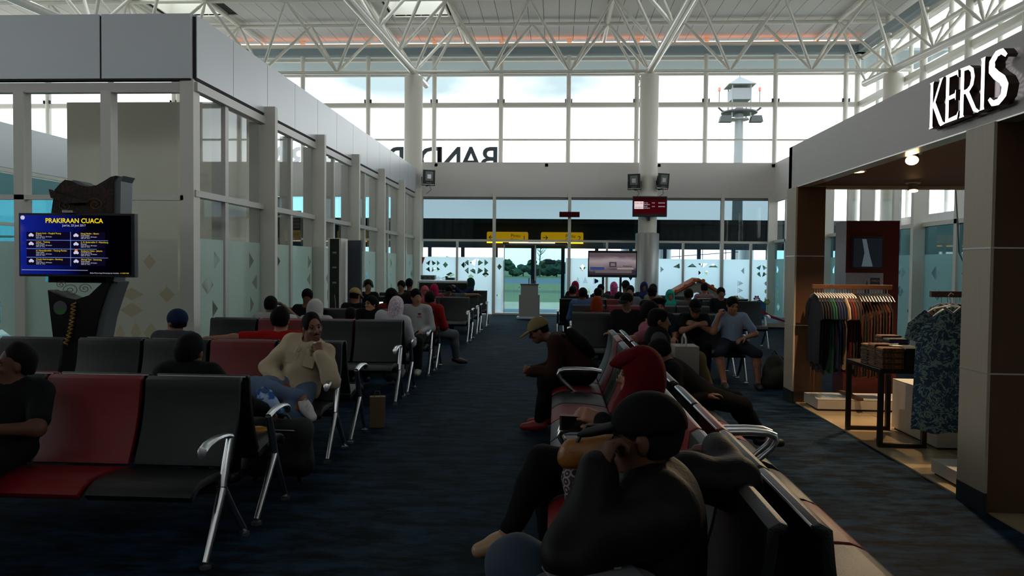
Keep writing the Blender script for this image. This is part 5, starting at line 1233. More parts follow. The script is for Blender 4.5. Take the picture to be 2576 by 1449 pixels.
# ---- right rows
person('man with a dark cap low over his face in front of the red seats', (1.00, 10.76), 0, MD, 'b', '#16161a', 'short', hz=1.10, hair='cap', hairm='#0d0d11', head=(-.5,.15,0), seed=30)
person('man in a black beret and dark teal shirt with khaki trousers, facing the camera', (1.45, 10.80), 0, .009, 'a', '#14222c', 'short', '#6a5a3e', a=-.1, hz=1.04, hair='beret', hairm='#08080a', head=(.05,0,0), kR=(-.08,-.36,.66), aR=(.08,-.52,.32), eL=(.22,-.10,.74), wL=(.18,-.34,.66), hL=(None,(0,0,-1),.4), wr=.003, seed=31)
person('man in black leaning on his folded arms, mouth against his hand', (1.94, 10.86), 0, .009, 'a', '#0c0c0e', 'short', '#0c0c0e', a=.22, hz=1.04, hair='cap', hairm='#0a0a0c', head=(-.1,.3,0), eL=(.20,-.28,.80), wL=(.0,-.36,.86), eR=(-.20,-.28,.80), wR=(-.04,-.38,.84), hL=((-.9,0,.2),(0,.8,-.3),.5), hR=((.9,0,.2),(0,.8,-.3),.5), seed=32)
P29 = person('man in a light blue short-sleeved shirt and shorts with a hand at his ear', (2.43, 10.66), 0, .0088, 'a', '#7d8ea6', 'short', '#20262e', blen='shorts', shoes='#2a2420', a=-.04, hz=1.08, head=(.25,.25,.08), eR=(-.28,-.16,.78), wR=(-.20,-.12,1.0), hR=((.3,.1,.9),(.8,.4,0),.9), eL=(.30,-.08,.76), wL=(.06,-.28,.66), kL=(.26,-.38,.48), aL=(.28,-.44,.085), kR=(-.24,-.38,.48), aR=(-.20,-.50,.085), wr=.003, seed=33)
MB().tube([tuple(P29['nb']+P29['F']*.09-P29['T']*.05), tuple(P29['nb']+P29['F']*.125-P29['T']*.14), tuple(P29['H']+P29['T']*.12+P29['F']*.125)], .006, 6).build('shirt_placket', cloth('#8a9bb2'), P29['root'])
person('woman in an orange headscarf bowed behind the black bench back', (.62, 11.52), PI, MD, 'a', '#3a1a10', hz=.94, a=.08, hair='hijab', hairm='#7a2c0c', head=(0,.1,0), seed=34)
person('man in a light blue shirt seen from behind in the second right-hand row', (.48, 13.73), PI, MD, 'b', '#40587a', 'long', hz=1.09, head=(.2,.2,0), seed=35, thick=.01)
far = [((.36,16.14),PI,'dark-haired man at the aisle end behind the light blue shirt','short',None,'#15161b',1.06), ((.45,17.92),0,'woman in a magenta headscarf at the aisle end of the fourth right-hand row','hijab','#8a1030','#2a1418',1.12),
 ((.88,16.14),PI,'dark-haired man in a grey shirt beyond the red bench back','short',None,'#4c4c48',1.02), ((1.05,17.92),0,'dark-haired man left of the pink floral headscarf','short',None,'#2b2c26',1.06),
 ((1.40,18.55),PI,'woman in a pink floral headscarf turned to the right','hijab',pat('pink_floral','#9a1a5c','#d06aa0',40,'flecks'),'#5a1020',1.10), ((1.46,16.14),PI,'tall dark-haired man under the television','short',None,'#121216',1.19),
 ((1.50,15.47),0,'man in a pale grey shirt looking down below the television','short',None,'#565a5e',1.10), ((2.06,17.92),0,'woman in a blue headscarf beside the cladded column','hijab','#18264e','#1c2030',1.12),
 ((2.06,16.14),PI-.8,'man in a plaid shirt turned left in front of the column','short',None,'plaid',1.12), ((1.72,13.73),PI,'man in a dark cap behind the beret wearer','cap','#0c0c10','#1c1c20',1.12),
 ((2.30,15.47),0,'woman in a teal headscarf facing the camera','hijab','#1d8a78','#1a6a5e',1.0), ((2.36,13.73),PI,'man in a grey shirt seen from behind, right of the teal headscarf','short',None,'#4c4a48',1.10),
 ((3.28,17.05),PI,'woman with curly dark hair and a pink top in front of the play corner','short',None,'#7a5a60',1.13), ((3.32,15.5),0,'dark-haired man in black behind the arms-folded man','short',None,'#141418',1.08)]
for i, (l_, r_, lab, hr, hm_, tp, hz_) in enumerate(far):
    person(lab, l_, r_, FR, 'ab'[i % 2], a=-.14, top=tp if tp != 'plaid' else '#777777', sleeve='long', hz=hz_, hair=hr, hairm=hm_, head=(.25*((i % 3)-1), .2, 0), seed=50+i, topm=pat('plaid_shirt', '#8a8070', '#5a4a3c', 14, 'stripes') if tp == 'plaid' else None)
person('small child in black standing in the play corner', (4.05, 20.62, .163), .9, FR, 'b', '#0d0d12', 'short', '#15161c', stand=True, scale=.56, seed=80)
rbench(18.2, .2, 'kkkkk', -1, 'fourth right-hand row bench in front of the television')
rbench(18.2, .2, 'kkkkk', 1, 'fourth right-hand row bench facing the far windows')
rbench(15.8, 2.98, 'kk', -1, 'short bench at the right beyond the third row')
rbench(16.72, 2.98, 'kk', 1, 'short bench facing the play corner')
# ================================================================ screens, furniture and luggage
def screen_mat(name, stops, strength, horizontal=True):
    m = bpy.data.materials.new(name); m.use_nodes = True; t = m.node_tree; t.nodes.clear(); l = t.links.new
    o = t.nodes.new('ShaderNodeOutputMaterial'); e = t.nodes.new('ShaderNodeEmission'); e.inputs[1].default_value = strength
    co = t.nodes.new('ShaderNodeTexCoord'); sp_ = t.nodes.new('ShaderNodeSeparateXYZ'); r = t.nodes.new('ShaderNodeValToRGB'); n = t.nodes.new('ShaderNodeTexNoise'); n.inputs['Scale'].default_value = 3
    ad = t.nodes.new('ShaderNodeMath'); ad.operation = 'MULTIPLY_ADD'; ad.inputs[1].default_value = .35
    l(co.outputs['Generated'], sp_.inputs[0]); l(co.outputs['Generated'], n.inputs['Vector']); l(n.outputs['Fac'], ad.inputs[0]); l(sp_.outputs['X' if horizontal else 'Z'], ad.inputs[2]); l(ad.outputs[0], r.inputs[0])
    while len(r.color_ramp.elements) < len(stops): r.color_ramp.elements.new(.5)
    for el_, (p, c) in zip(r.color_ramp.elements, stops): el_.position = p; el_.color = (*lin(c), 1)
    l(r.outputs[0], e.inputs[0]); l(e.outputs[0], o.inputs[0]); return m
def flat(name, m, parent, x0, x1, z0, z1, y):
    return MB().add([(x0,y,z0),(x1,y,z0),(x1,y,z1),(x0,y,z1)], [(0,1,2,3)]).build(name, m, parent)
bez = mat('tv_bezel', '#2c2c30', .35, .3)
# weather screen
KS = 1.207
tv = thing('weather_screen', 'wall screen showing the PRAKIRAAN CUACA weather table on the carved stand', 'screen', (-4.63*KS, 6.30*KS, 1.6+(1.465-1.6)*KS)); tv.scale = (KS,)*3
W_, H_ = 1.03, .545
bx('case', bez, tv, 0, W_, 0, .06, 0, H_, .006); SY = -.004
flat('display', screen_mat('weather_background', [(.0,'#7a6fc0'),(.22,'#1c2fb0'),(.5,'#0f1a80'),(.72,'#05061c'),(1,'#020207')], .26), tv, .018, W_-.03, .02, H_-.018, SY)
ey = emis('screen_yellow', '#ffe21a', .45); ew = emis('screen_white', '#d8d8f0', .45); eb = emis('screen_line', '#7f9fe0', .4); ed = emis('screen_cell', '#120c2a', .35); eo = emis('screen_orange', '#e07a2a', .5)
put(text_mesh('PRAKIRAAN CUACA', .056, ey, 0, 'CENTER', .0012), 'title', tv, (.50,SY-.002,.462), (PI/2,0,0))
put(text_mesh("Jum'at, 23 Juni 2017", .026, ew, 0, 'CENTER'), 'date_line', tv, (.50,SY-.002,.432), (PI/2,0,0))
cells = [('Depati Amir - Pangkal Pinang','Berawan','c'),('Lekon - Tanjung','Hujan Ringan','r'),('H. Hanandjoeddin - Tanjung Pandan','Hujan Lokal',''),('Husein Sastranegara - Bandung','Berawan','c'),('Hang Nadim - Batam','Hujan Ringan','r'),('S. M. Badaruddin II - Palembang','Berawan','c'),('Soekarno Hatta - Jakarta','Cerah Berawan','s'),('Ahmad Yani - Semarang','Hujan Ringan','r')]
for i, (a1, a2, ic) in enumerate(cells):
    cx_ = .075 if i < 4 else .475; z = .365-(i % 4)*.074
    flat('cell', ed, tv, cx_, cx_+(.39 if i < 4 else .30), z-.045, z+.018, SY-.001)
    put(text_mesh(a1, .019, ey), 'station_name', tv, (cx_+.085,SY-.003,z), (PI/2,0,0)); put(text_mesh(a2, .015, ew), 'condition', tv, (cx_+.085,SY-.003,z-.014), (PI/2,0,0))
    put(text_mesh('Angin: Utara 5 - 20 km/jam', .013, ew), 'detail_line', tv, (cx_+.085,SY-.003,z-.027), (PI/2,0,0)); put(text_mesh('Suhu: 23 - 32 C', .013, ew), 'detail_line', tv, (cx_+.085,SY-.003,z-.039), (PI/2,0,0))
    if ic:
        b = MB(); 
        for (dx, dz, r) in ((-.012,0,.011),(.0,.006,.014),(.013,0,.011)):
            b.add([(cx_+.042+dx+r*math.cos(q), SY-.003, z-.012+dz+r*math.sin(q)) for q in np.linspace(0, 2*PI, 13)[:-1]], [tuple(range(12))])
        o = b.build('weather_icon', ew, tv); o['kind'] = 'stuff'
        if ic == 's': MB().add([(cx_+.042+.016*math.cos(q), SY-.002, z+.004+.016*math.sin(q)) for q in np.linspace(0, 2*PI, 15)[:-1]], [tuple(range(14))]).build('sun_icon', eo, tv)
for i in range(3): flat('grid_line', eb, tv, .075, .80-.1*(i % 2), .365-.055-i*.074, .365-.051-i*.074, SY-.002)
flat('grid_line', eb, tv, .466, .470, .09, .385, SY-.002)
flat('footer_line', ew, tv, .03, .62, .055, .058, SY-.002); put(text_mesh('Badan Meteorologi Klimatologi dan Geofisika', .014, ew), 'footer_text', tv, (.64,SY-.003,.03), (PI/2,0,0)); put(text_mesh('11:12:00 WIB', .014, ey), 'clock_text', tv, (.905,SY-.003,.03), (PI/2,0,0))
MB().lathe([(.018,0),(.018,.004)], n=14).build('logo', ew, tv, loc=(.045,SY-.004,.505)).rotation_euler = (PI/2,0,0)
bx('wall_mount', black, tv, .35, .65, .06, .125, .15, .40); bx('camera_bracket', chrome, tv, .41, .50, -.03, .03, H_, H_+.025, .004)
# carved stand
def UZ(px, py): return (-4.43+(px-122)/298.0, 2.35-(py-440)/298.0)
def batik_dark():
    return batik('carved_batik', '#140b08', '#3a2114', 9, .5)
cvm = batik_dark(); gold = mat('gold_line', '#7a5a22', .45, .4); sidem = mat('grey_side_panel', '#5c6263', .4, .3)
cs_ = thing('carved_stand', 'tall dark carved batik-pattern stand carrying the weather screen', 'stand', (0, 6.42*KS, 1.6*(1-KS))); cs_.scale = (KS,)*3
upper = [UZ(*p) for p in ((135,478),(128,520),(122,560),(118,640),(116,720),(270,720),(283,640),(290,540),(292,455),(300,441),(286,444),(268,455),(248,466),(222,470),(196,464),(176,454),(163,452),(150,462))]
midp = [UZ(*p) for p in ((112,690),(116,745),(135,752),(160,762),(190,766),(218,758),(240,742),(262,715),(275,712),(272,690))]
lower = [UZ(*p) for p in ((114,740),(120,800),(128,870),(136,960),(140,1120),(250,1120),(238,960),(236,880),(250,810),(272,745),(284,714),(270,712),(250,730),(226,752),(190,764),(150,756))]
lower = [(u_, max(1.6*(KS-1)/KS, z_)) for u_, z_ in lower]
def plate(poly, y0, y1, name, m):
    Vp, Tp = cdt_plate(poly, []); b = MB(); n = len(Vp)
    b.add([(u_, y0, z_) for u_, z_ in Vp]+[(u_, y1, z_) for u_, z_ in Vp], Tp+[tuple(i+n for i in t_[::-1]) for t_ in Tp]); k_ = len(poly)
    b.add([(u_, y0, z_) for u_, z_ in poly]+[(u_, y1, z_) for u_, z_ in poly], [(i, (i+1) % k_, k_+(i+1) % k_, k_+i) for i in range(k_)])
    bm_ = b; return bm_.build(name, m, cs_)
plate(upper, .0, .16, 'upper_panel', cvm); plate([(u_+.06, z_+.0) for u_, z_ in upper], .02, .20, 'upper_core', sidem)
plate(lower, .0, .14, 'lower_panel', mat('near_black_lacquer', '#0c0908', .3)); plate([(u_+.055, z_-.01 if z_ > .3 else z_) for u_, z_ in lower], .02, .20, 'lower_core', sidem)
plate([(u_-.02, z_) for u_, z_ in [UZ(*p) for p in ((135,478),(145,486),(170,492),(200,500),(224,505),(232,512),(180,515),(140,500))]], -.05, .0, 'carved_lip', cvm)
def curl(px, py, s, fl=1):
    pts = []
    for q in np.linspace(0, 3.6*PI, 26):
        r = s*(1-q/(3.9*PI)); u_, z_ = UZ(px+fl*r*math.cos(q), py-r*math.sin(q)*.75); pts.append((u_, -.004, z_))
    MB().tube(pts, .0028, 5).build('gold_scroll', gold, cs_)
for c_ in ((165,520,22,1),(245,516,24,-1),(178,740,22,-1),(215,735,18,1),(150,725,14,1)): curl(*c_)
rp = []
for q in np.linspace(0, 1, 90):
    px_ = 188-20*q**1.6-(12*max(0, q-.75)*4)**1.0*.3; py_ = 772+110*q; u_, z_ = UZ(px_, py_); rp.append((u_+.018*math.cos(q*70), -.02+.012*math.sin(q*70), z_))
MB().tube(rp, .007, 5).build('gold_rope', mat('gold_rope', '#9a7436', .45, .3), cs_)
u_, z_ = UZ(149, 786); MB().lathe([(.062,0),(.062,.006)], n=28).build('round_emblem', mat('emblem_grey', '#4e4a52', .5), cs_, loc=(u_,-.001,z_)).rotation_euler = (PI/2,0,0)
MB().add([(u_+.058*math.cos(q),-.009,z_-.012+.048*math.sin(q)) for q in np.linspace(PI, 2*PI, 12)], [tuple(range(12))]).build('emblem_green', mat('emblem_green', '#2f6a2a', .5), cs_)
# charging totem by the left wall
tt = thing('charging_totem', 'slim black charging totem with white edges by the left glazing', 'totem', (-4.02, 13.2, 0))
bx('body', black, tt, .03, .20, 0, .42, 0, 2.04); bx('edge', alu_l, tt, 0, .03, -.01, .42, 0, 2.05); bx('edge', alu_l, tt, .20, .235, -.01, .42, 0, 2.05)
for z in (1.78, 1.52, 1.25, .42): bx('socket_label', mat('grey_print', '#8a8a8c', .5), tt, .08, .15, -.006, 0, z, z+.03)
bx('socket_box', mat('socket_white', '#9a9896', .5), tt, .06, .16, -.03, 0, .58, .70)
MB().tube([(.12,-.02,.68),(.15,-.04,.8),(.14,-.03,.95),(.12,-.01,1.05)], .005, 6).build('lead', MATS['socket_white'], tt)
pb = thing('poster_stand', 'tall printed board with a red foot beside the charging totem', 'poster', (-3.74, 13.45, 0), -.5)
bx('board', mat('poster_dusk', '#3a3f4e', .4, noise=.5, nscale=2), pb, 0, .32, 0, .04, .9, 2.02); bx('red_panel', mat('poster_red', '#5a0c14', .5), pb, 0, .32, -.003, .043, .1, .9); bx('foot', black, pb, -.03, .35, -.1, .15, 0, .1)
# television on a stand
t2 = thing('television', 'large television on a floor stand in front of the cladded column', 'television', (.87, 21.0, 0))
bx('case', black, t2, 0, 1.34, 0, .06, 1.30, 2.03, .006); flat('display', screen_mat('cartoon_screen', [(.3,'#3a3540'),(.55,'#8f8088'),(.8,'#b8a8ac'),(1.1,'#6a5c64')], .35, False), t2, .03, 1.31, 1.37, 1.97, -.004)
for i, (x0, x1, z0, z1, c) in enumerate(((.06,.45,1.5,1.58,'#3a4f86'),(.58,.78,1.58,1.72,'#4a444c'),(.62,.74,1.61,1.69,'#8a7c80'),(.8,1.25,1.52,1.56,'#b8a6a2'),(.2,1.2,1.42,1.5,'#77696c'),(.95,1.2,1.60,1.62,'#4a3c3c'))): flat('picture_shape', emis('cartoon_%d' % i, c, .35), t2, x0, x1, z0, z1, -.006-.001*i)
for x in (.42, .90): bx('upright', black, t2, x-.03, x+.03, .02, .08, 0, 1.32)
for x in (.42, .90): bx('foot', black, t2, x-.04, x+.04, -.3, .4, 0, .04)
# departures screen on the column
dp = thing('departures_screen', 'dark red departures screen fixed high on the column', 'screen', (2.33, 23.66, 3.14))
bx('case', black, dp, 0, 1.05, 0, .08, 0, .63, .006); flat('display', emis('departures_red', '#5a0d16', .22), dp, .03, 1.02, .09, .60, -.004); flat('header_band', emis('departures_dark', '#2a0a0e', .4), dp, .03, 1.02, .50, .60, -.006)
flat('airline_logo_panel', emis('logo_white', '#d8c8c8', .6), dp, .05, .33, .24, .47, -.006); put(text_mesh('Lion Air', .075, emis('logo_red', '#c01020', .6), .0005), 'airline_logo', dp, (.07,-.008,.39), (PI/2,0,0)); put(text_mesh('SRIWIJAYA', .05, emis('logo_navy', '#4a4a80', .5), .0005), 'airline_logo', dp, (.07,-.008,.27), (PI/2,0,0))
for z, tx in ((.41,('JT 215','17:20','DEPARTED')),(.36,('JAKARTA','','')),(.30,('SJ 037','17:10','DEPARTED')),(.25,('JAKARTA','',''))):
    for x, s_ in zip((.35,.58,.78), tx):
        if s_: put(text_mesh(s_, .042, ew), 'flight_text', dp, (x,-.008,z), (PI/2,0,0))
bx('bracket', black, dp, .46, .54, .02, .12, -.12, 0); MB().tube([(.5,.08,.3),(.5,.14,.3)], .05, 10).build('wall_plate', black, dp)
lc = thing('led_display', 'small dark dot-matrix display fixed across a far mullion', 'display', (.08, YF-.18, 3.17)); bx('case', black, lc, 0, .65, 0, .1, 0, .17, .005); flat('matrix', emis('dim_red_matrix', '#2a0508', .4), lc, .02, .63, .02, .15, -.003)
# floodlights
def flood(label, loc, rz, tilt):
    t = thing('floodlight', label, 'floodlight', loc, rz)
    b = MB().prism([(-.19,-.22),(.19,-.22),(.19,.22),(-.19,.22)], 0, .06, 'y').prism([(-.15,-.16),(.15,-.16),(.12,.14),(-.12,.14)], .06, .2, 'y'); o = b.build('housing', black, t, bevel=.0); o['kind'] = 'stuff'; o.rotation_euler = (tilt,0,0)
    g_ = bx('lens', mat('flood_lens', '#7d8384', .12, .4), o, -.12, .12, -.006, 0, -.12, .17); bx('reflector', chrome, o, -.06, .06, -.009, -.006, -.05, .08)
    put(text_mesh('PHILIPS', .05, mat('flood_print', '#9a9a9a', .5), .001, 'CENTER'), 'lettering', o, (0,-.004,-.2), (PI/2,0,0))
    MB().tube([(-.21,.1,0),(-.21,.1,-.25),(.21,.1,-.25),(.21,.1,0)], .014, 8).build('yoke', black, t); MB().tube([(0,.1,-.25),(0,.3,-.25)], .025, 8).build('arm', black, t)
    MB().tube([(.05,.15,-.22),(.12,.2,-.38),(.0,.3,-.5)], .008, 6).build('lead', black, t)
flood('floodlight at the end of the left fascia', (-4.00, 23.66, 4.34), .45, .1)
flood('left of the two floodlights on the screen column', (2.36, 23.72, 4.24), -.35, .12); flood('right of the two floodlights on the screen column', (3.28, 23.72, 4.26), .45, .12)
vg = thing('wall_vent', 'pale grille box on the right bulkhead edge beside the shop fascia', 'vent', (XRP-.14, 18.3, 4.15)); bx('box', alu_l, vg, 0, .14, -.25, .25, -.3, .5)
for i in range(2): bx('opening', black, vg, -.006, 0, -.18, .18, -.2+i*.34, .08+i*.34)
# lectern at the door
le = thing('lectern', 'pale grey boarding lectern in front of the sliding door', 'lectern', (-.80, 23.0, 0)); lm_ = mat('lectern_laminate', '#8f8d88', .5)
bx('lower_body', lm_, le, -.31, .31, -.2, .2, .06, .72, .005); bx('upper_body', lm_, le, -.26, .26, -.16, .2, .72, 1.02, .005); bx('base', mat('lectern_base', '#b9c2c6', .4), le, -.37, .37, -.25, .25, 0, .06, .005); bx('top', mat('lectern_top', '#4a4a4a', .4), le, -.28, .28, -.18, .22, 1.02, 1.05, .004)
for x in (-.30, .30): MB().tube([(x,0,.94),(x+.03*(1 if x > 0 else -1),0,.94)], .012, 8).build('peg', chrome, le)
for x, h_ in ((-.02,.18),(.08,.14),(.16,.1)): MB().tube([(x,0,1.05),(x,0,1.05+h_)], .014, 8).build('pen', mat('pen_red', '#5a2a2a', .5), le)
# service counter
ct = thing('service_counter', 'white-edged black counter at the back of the left bank', 'counter', (-3.86, 21.0, 0)); ct.scale = (1.08, 1, .97); wc = mat('counter_white', '#b4b2b0', .35)
bx('front_panel', mat('counter_black', '#0a0a0c', .3), ct, .04, 1.28, .02, .06, .1, 1.12); bx('top', wc, ct, 0, 1.32, 0, .5, 1.12, 1.19, .02); bx('side', wc, ct, 1.28, 1.32, 0, .5, 0, 1.12); bx('side', wc, ct, 0, .04, 0, .5, 0, 1.12); bx('plinth', wc, ct, .04, 1.28, .03, .45, 0, .1)
r1 = thing('audio_rack_unit', 'grey rack unit with dials on the far counter', 'device', (-3.80, 21.15, 1.17)); bx('case', mat('device_grey', '#57595b', .4), r1, 0, .40, 0, .28, .01, .13, .004); bx('feet', black, r1, .03, .37, .03, .25, 0, .01)
for x in (.07, .2, .33): MB().tube([(x,0,.06),(x,-.015,.06)], .022, 12).build('dial', black, r1)
r2_ = thing('telephone', 'dark desk telephone with a curled lead on the far counter', 'telephone', (-3.1, 21.17, 1.17)); bx('base', mat('device_dark', '#2b2c2e', .4), r2_, 0, .25, 0, .2, 0, .07, .006); bx('handset', MATS['device_dark'], r2_, -.01, .05, -.01, .21, .07, .11, .01); MB().tube([(0,.05,.03),(-.08,.0,.02),(-.1,-.02,.06),(-.02,-.02,.08)], .008, 6).build('lead', wc, r2_)
# play corner
pf = thing('play_platform', 'low blue play platform with a pale edge in the far right corner', 'platform', (3.28, 20.4, 0)); bx('deck', mat('play_blue', '#1a4a6e', .6), pf, 0, 3.36, 0, 4.1, 0, .128); bx('edge_strip', mat('play_edge', '#a89a8a', .5), pf, -.02, 3.36, -.06, -.001, .04, .15)
ph = thing('play_house', 'toy playhouse with an orange gable roof in the play corner', 'playhouse', (3.95, 21.4, .13)); wmat = mat('playhouse_white', '#8f8b84', .6); orr = mat('playhouse_orange', '#b5551a', .5)
Vp, Tp = cdt_plate([(-.6,0),(.6,0),(.6,.72),(0,1.06),(-.6,.72)], [[(-.32,.02),(.32,.02),(.32,.55),(.2,.72),(0,.78),(-.2,.72),(-.32,.55)]])
for y in (0, .9): b = MB(); n = len(Vp); b.add([(u_,y,z_) for u_, z_ in Vp]+[(u_,y+.05,z_) for u_, z_ in Vp], Tp+[tuple(i+n for i in t_) for t_ in Tp]); b.build('gable_wall', wmat, ph)
for s in (-1, 1): MB().add([(0,-.06,1.10),(0,1.0,1.10),(s*.72,1.0,.68),(s*.72,-.06,.68),(0,-.06,1.17),(0,1.0,1.17),(s*.75,1.0,.74),(s*.75,-.06,.74)], [(0,1,2,3),(7,6,5,4),(0,3,7,4),(1,5,6,2),(2,6,7,3),(0,4,5,1)]).build('roof_slope', orr, ph)
for s in (-1, 1):
    for q in range(3): MB().lathe([(.05,0),(.05,.05)], n=10).build('roof_knob', orr, ph, loc=(s*(.12+.25*q),-.06,1.10-.15*q)).rotation_euler = (PI/2,0,0)
gt = thing('toy_table', 'lime green toy table in the play corner', 'table', (4.75, 20.9, .13)); gm = mat('lime_plastic', '#7a9a1e', .4)
bx('top', gm, gt, -.32, .32, -.25, .25, .42, .47, .01)
for x in (-.28, .28):
    for y in (-.21, .21): bx('leg', gm, gt, x-.03, x+.03, y-.03, y+.03, 0, .42)
sl_ = thing('toy_slide', 'red toy slide chute beside the play platform', 'slide', (5.75, 20.8, .13)); MB().prism([(-.5,.42),(-.4,.44),(0,.2),(.4,.06),(.6,.02),(.6,0),(.38,.02),(-.02,.14),(-.45,.36)], -.15, .15, 'y').build('chute', mat('toy_red', '#8e1426', .4), sl_); bx('stand', mat('toy_blue', '#1e3f8a', .4), sl_, -.5, -.42, -.15, .15, 0, .40)
bs = thing('toy_block', 'blue toy climbing block in the play corner', 'toy', (5.9, 22.6, .13)); bx('body', mat('toy_pale_blue', '#2c5a84', .5), bs, -.2, .2, -.2, .2, 0, .42, .02); MB().prism([(-.2,.42),(.2,.42),(0,.56)], -.2, .2, 'y').build('roof', MATS['toy_pale_blue'], bs)
fl_c = ['#8a4a5c','#9aa040','#c0a060','#a04a5c','#7aa06a']
for i in range(5):
    t = thing('flower_decal', '%s painted flower cut-out standing along the far window' % ['dusky pink','lime','sand','rose','sage'][i], 'decoration', (5.35+.32*i, 24.3, .13)); h_ = .35+.1*(i % 2); MB().tube([(0,0,0),(0,0,h_)], .012, 6).build('stem', MATS['lime_plastic'], t)
    MB().tube([(0,-.01,h_+.05),(0,.01,h_+.05)], .045, 14).build('bloom_centre', mat('bloom_centre', '#c8b878', .6), t)
    for q in range(6): MB().tube([(.07*math.cos(q*PI/3),-.006,h_+.05+.07*math.sin(q*PI/3)),(.07*math.cos(q*PI/3),.006,h_+.05+.07*math.sin(q*PI/3))], .034, 10).build('petal', mat('petal_%d' % i, fl_c[i], .6), t)
# ---- luggage and small things
sc_ = thing('suitcase', 'black soft suitcase standing behind the left foreground bench', 'suitcase', (-2.02, 5.42, 0), .08)
put(sdf_mesh('body', mat('black_nylon', '#0b0b0d', .75, bump=.3, bscale=120), [cap((-.17,0,.13),.09,(.17,0,.13),.09), cap((-.17,0,.37),.09,(.17,0,.37),.09), cap((-.17,0,.13),.09,(-.17,0,.37),.09), cap((.17,0,.13),.09,(.17,0,.37),.09), ell((0,0,.25),(.22,.10,.19))], .012, .03, (), (), .005, 1), 'body', sc_)
MB().tube([(-.09,0,.455),(-.07,0,.49),(.07,0,.49),(.09,0,.455)], .012, 8).build('handle', black, sc_); MB().tube([(-.2,-.085,.39),(0,-.10,.40),(.2,-.085,.39)], .006, 6).build('zip', chrome, sc_)
for x in (-.16, .16): MB().tube([(x-.015,0,.03),(x+.015,0,.03)], .03, 12).build('wheel', black, sc_)
pbg = thing('plastic_bag', 'crumpled blue and white plastic bag on the suitcase', 'bag', (-2.10, 5.40, .50)); pls = pat('bag_print', '#8fa9c9', '#1f4f94', 18, 'flecks')
put(sdf_mesh('bag', pls, [ell((0,0,.07),(.09,.07,.075)), ell((.05,0,.03),(.07,.06,.04)), cap((-.04,0,.12),.03,(-.06,0,.17),.015), cap((.03,0,.12),.03,(.03,.01,.165),.012)], .008, .03, (), (), .012, 2), 'bag', pbg); MB().tube([(-.06,0,.165),(-.02,.01,.20),(.03,.01,.165)], .006, 6).build('handle', pls, pbg)
yb = thing('snack_packet', 'orange and yellow packet tucked by the left foreground armrest', 'packet', (-2.03, 5.06, .425), .4); put(sdf_mesh('packet', mat('orange_foil', '#a8741e', .35), [ell((0,0,.03),(.08,.05,.03))], .007, .02, (), (), .006, 3), 'packet', yb); bx('seam', mat('foil_yellow', '#c8a838', .35), yb, .07, .085, -.04, .04, .025, .035)
pg = thing('paper_bag', 'small brown paper bag on the floor behind the beige-jacketed man', 'bag', (-1.74, 7.35, 0), .2); MB().prism([(-.07,0),(.07,0),(.075,.30),(-.075,.30)], -.05, .05, 'y').build('body', mat('kraft_paper', '#6f5c40', .8), pg); MB().tube([(-.03,-.05,.30),(-.02,-.05,.36),(.02,-.05,.36),(.03,-.05,.30)], .004, 6).build('handle', MATS['kraft_paper'], pg)
# phone and handbag of the woman in maroon
pn = thing('smartphone', 'gold-edged smartphone held up sideways over the aisle seats', 'phone', (.10, 3.86, .80), -.12); bx('body', mat('rose_gold_case', '#6a4a3a', .3, .6), pn, -.075, .075, -.006, .006, -.04, .04, .004); flat('screen', mat('black_glass', '#050506', .08), pn, -.064, .064, -.036, .036, -.0066)
hb = thing('handbag', 'mustard leather handbag with black straps on the woman\'s lap', 'bag', (.20, 3.68, .62), .25); must = mat('mustard_leather', '#7a4c12', .45, noise=.1, nscale=12, bump=.3, bscale=60)
put(sdf_mesh('body', must, [cap((-.13,0,.05),.055,(.14,0,.06),.055), cap((-.11,0,.10),.045,(.13,.0,.12),.045), ell((0,0,.08),(.17,.07,.075))], .008, .03, (), (), .005, 5), 'body', hb); MB().tube([(-.1,-.03,.14),(-.06,-.05,.22),(.06,-.05,.22),(.1,-.03,.15)], .009, 8).build('strap', black, hb); bx('clasp', chrome, hb, .10, .13, -.085, -.075, .05, .08)
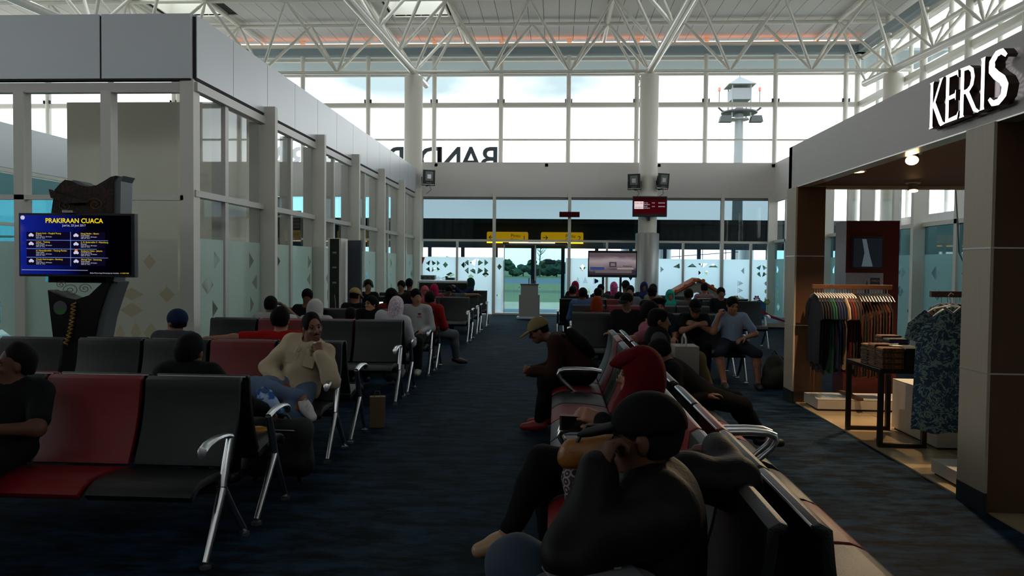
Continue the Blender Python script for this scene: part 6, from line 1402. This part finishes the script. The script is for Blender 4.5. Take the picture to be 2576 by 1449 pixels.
nb_ = thing('shoulder_bag', 'grey flap bag on the lap of the man in the black cap', 'bag', (.11, 2.06, .655), .3); put(sdf_mesh('body', mat('grey_canvas', '#3c3e40', .8, bump=.3, bscale=150), [cap((-.15,0,.05),.045,(.15,0,.05),.045), ell((0,0,.06),(.2,.12,.06))], .009, .03), 'body', nb_); bx('flap', mat('grey_canvas_flap', '#55585a', .8), nb_, -.13, .12, -.08, .06, .108, .118, .004); bx('snap', chrome, nb_, .05, .07, -.03, -.01, .125, .13)
wb = thing('carry_box', 'white printed carry box with a handle on the shop-side bench', 'box', (1.13, 6.74, .455)); bx('body', mat('carton_white', '#7d756c', .6, noise=.3, nscale=5), wb, -.10, .11, -.13, .13, 0, .46, .004); MB().tube([(0,-.10,.46),(0,-.09,.52),(0,.0,.555),(0,.09,.52),(0,.10,.46)], .010, 8).build('handle', mat('carton_handle', '#a39c94', .5), wb)
bk = thing('backpack', 'dark olive backpack standing on the floor beside the light blue shirt', 'backpack', (2.92, 10.30, 0), .2); olive = mat('olive_nylon', '#2a2a20', .8, bump=.4, bscale=80)
put(sdf_mesh('body', olive, [ell((0,0,.22),(.15,.11,.23)), cap((-.1,0,.08),.08,(.1,0,.08),.08), ell((0,-.10,.16),(.11,.06,.12))], .012, .04, (), [(0,0,-1,0)], .006, 7), 'body', bk); MB().tube([(.1,.06,.42),(.17,.0,.36),(.19,-.02,.2),(.15,.02,.05)], .018, 8).build('strap', black, bk); MB().tube([(-.04,0,.44),(0,0,.50),(.04,0,.44)], .012, 8).build('handle', black, bk)
p2 = thing('smartphone', 'lit white phone held by the woman in the black headscarf', 'phone', (-2.78, 11.95, .93), .6); bx('body', black, p2, -.035, .035, -.005, .005, -.06, .08, .003); flat('screen', emis('phone_glow', '#e8ecf4', .8), p2, -.031, .031, -.05, .07, -.006)
sp5 = thing('red_pennant', 'small red triangular pennant at the left end of the far glazing', 'pennant', (-4.36, YF-.1, 1.72)); MB().add([(-.08,0,.12),(.08,0,.12),(0,0,-.12),(-.08,.012,.12),(.08,.012,.12),(0,.012,-.12)], [(0,2,1),(3,4,5),(0,1,4,3),(1,2,5,4),(2,0,3,5)]).build('cloth', MATS['toy_red'], sp5)
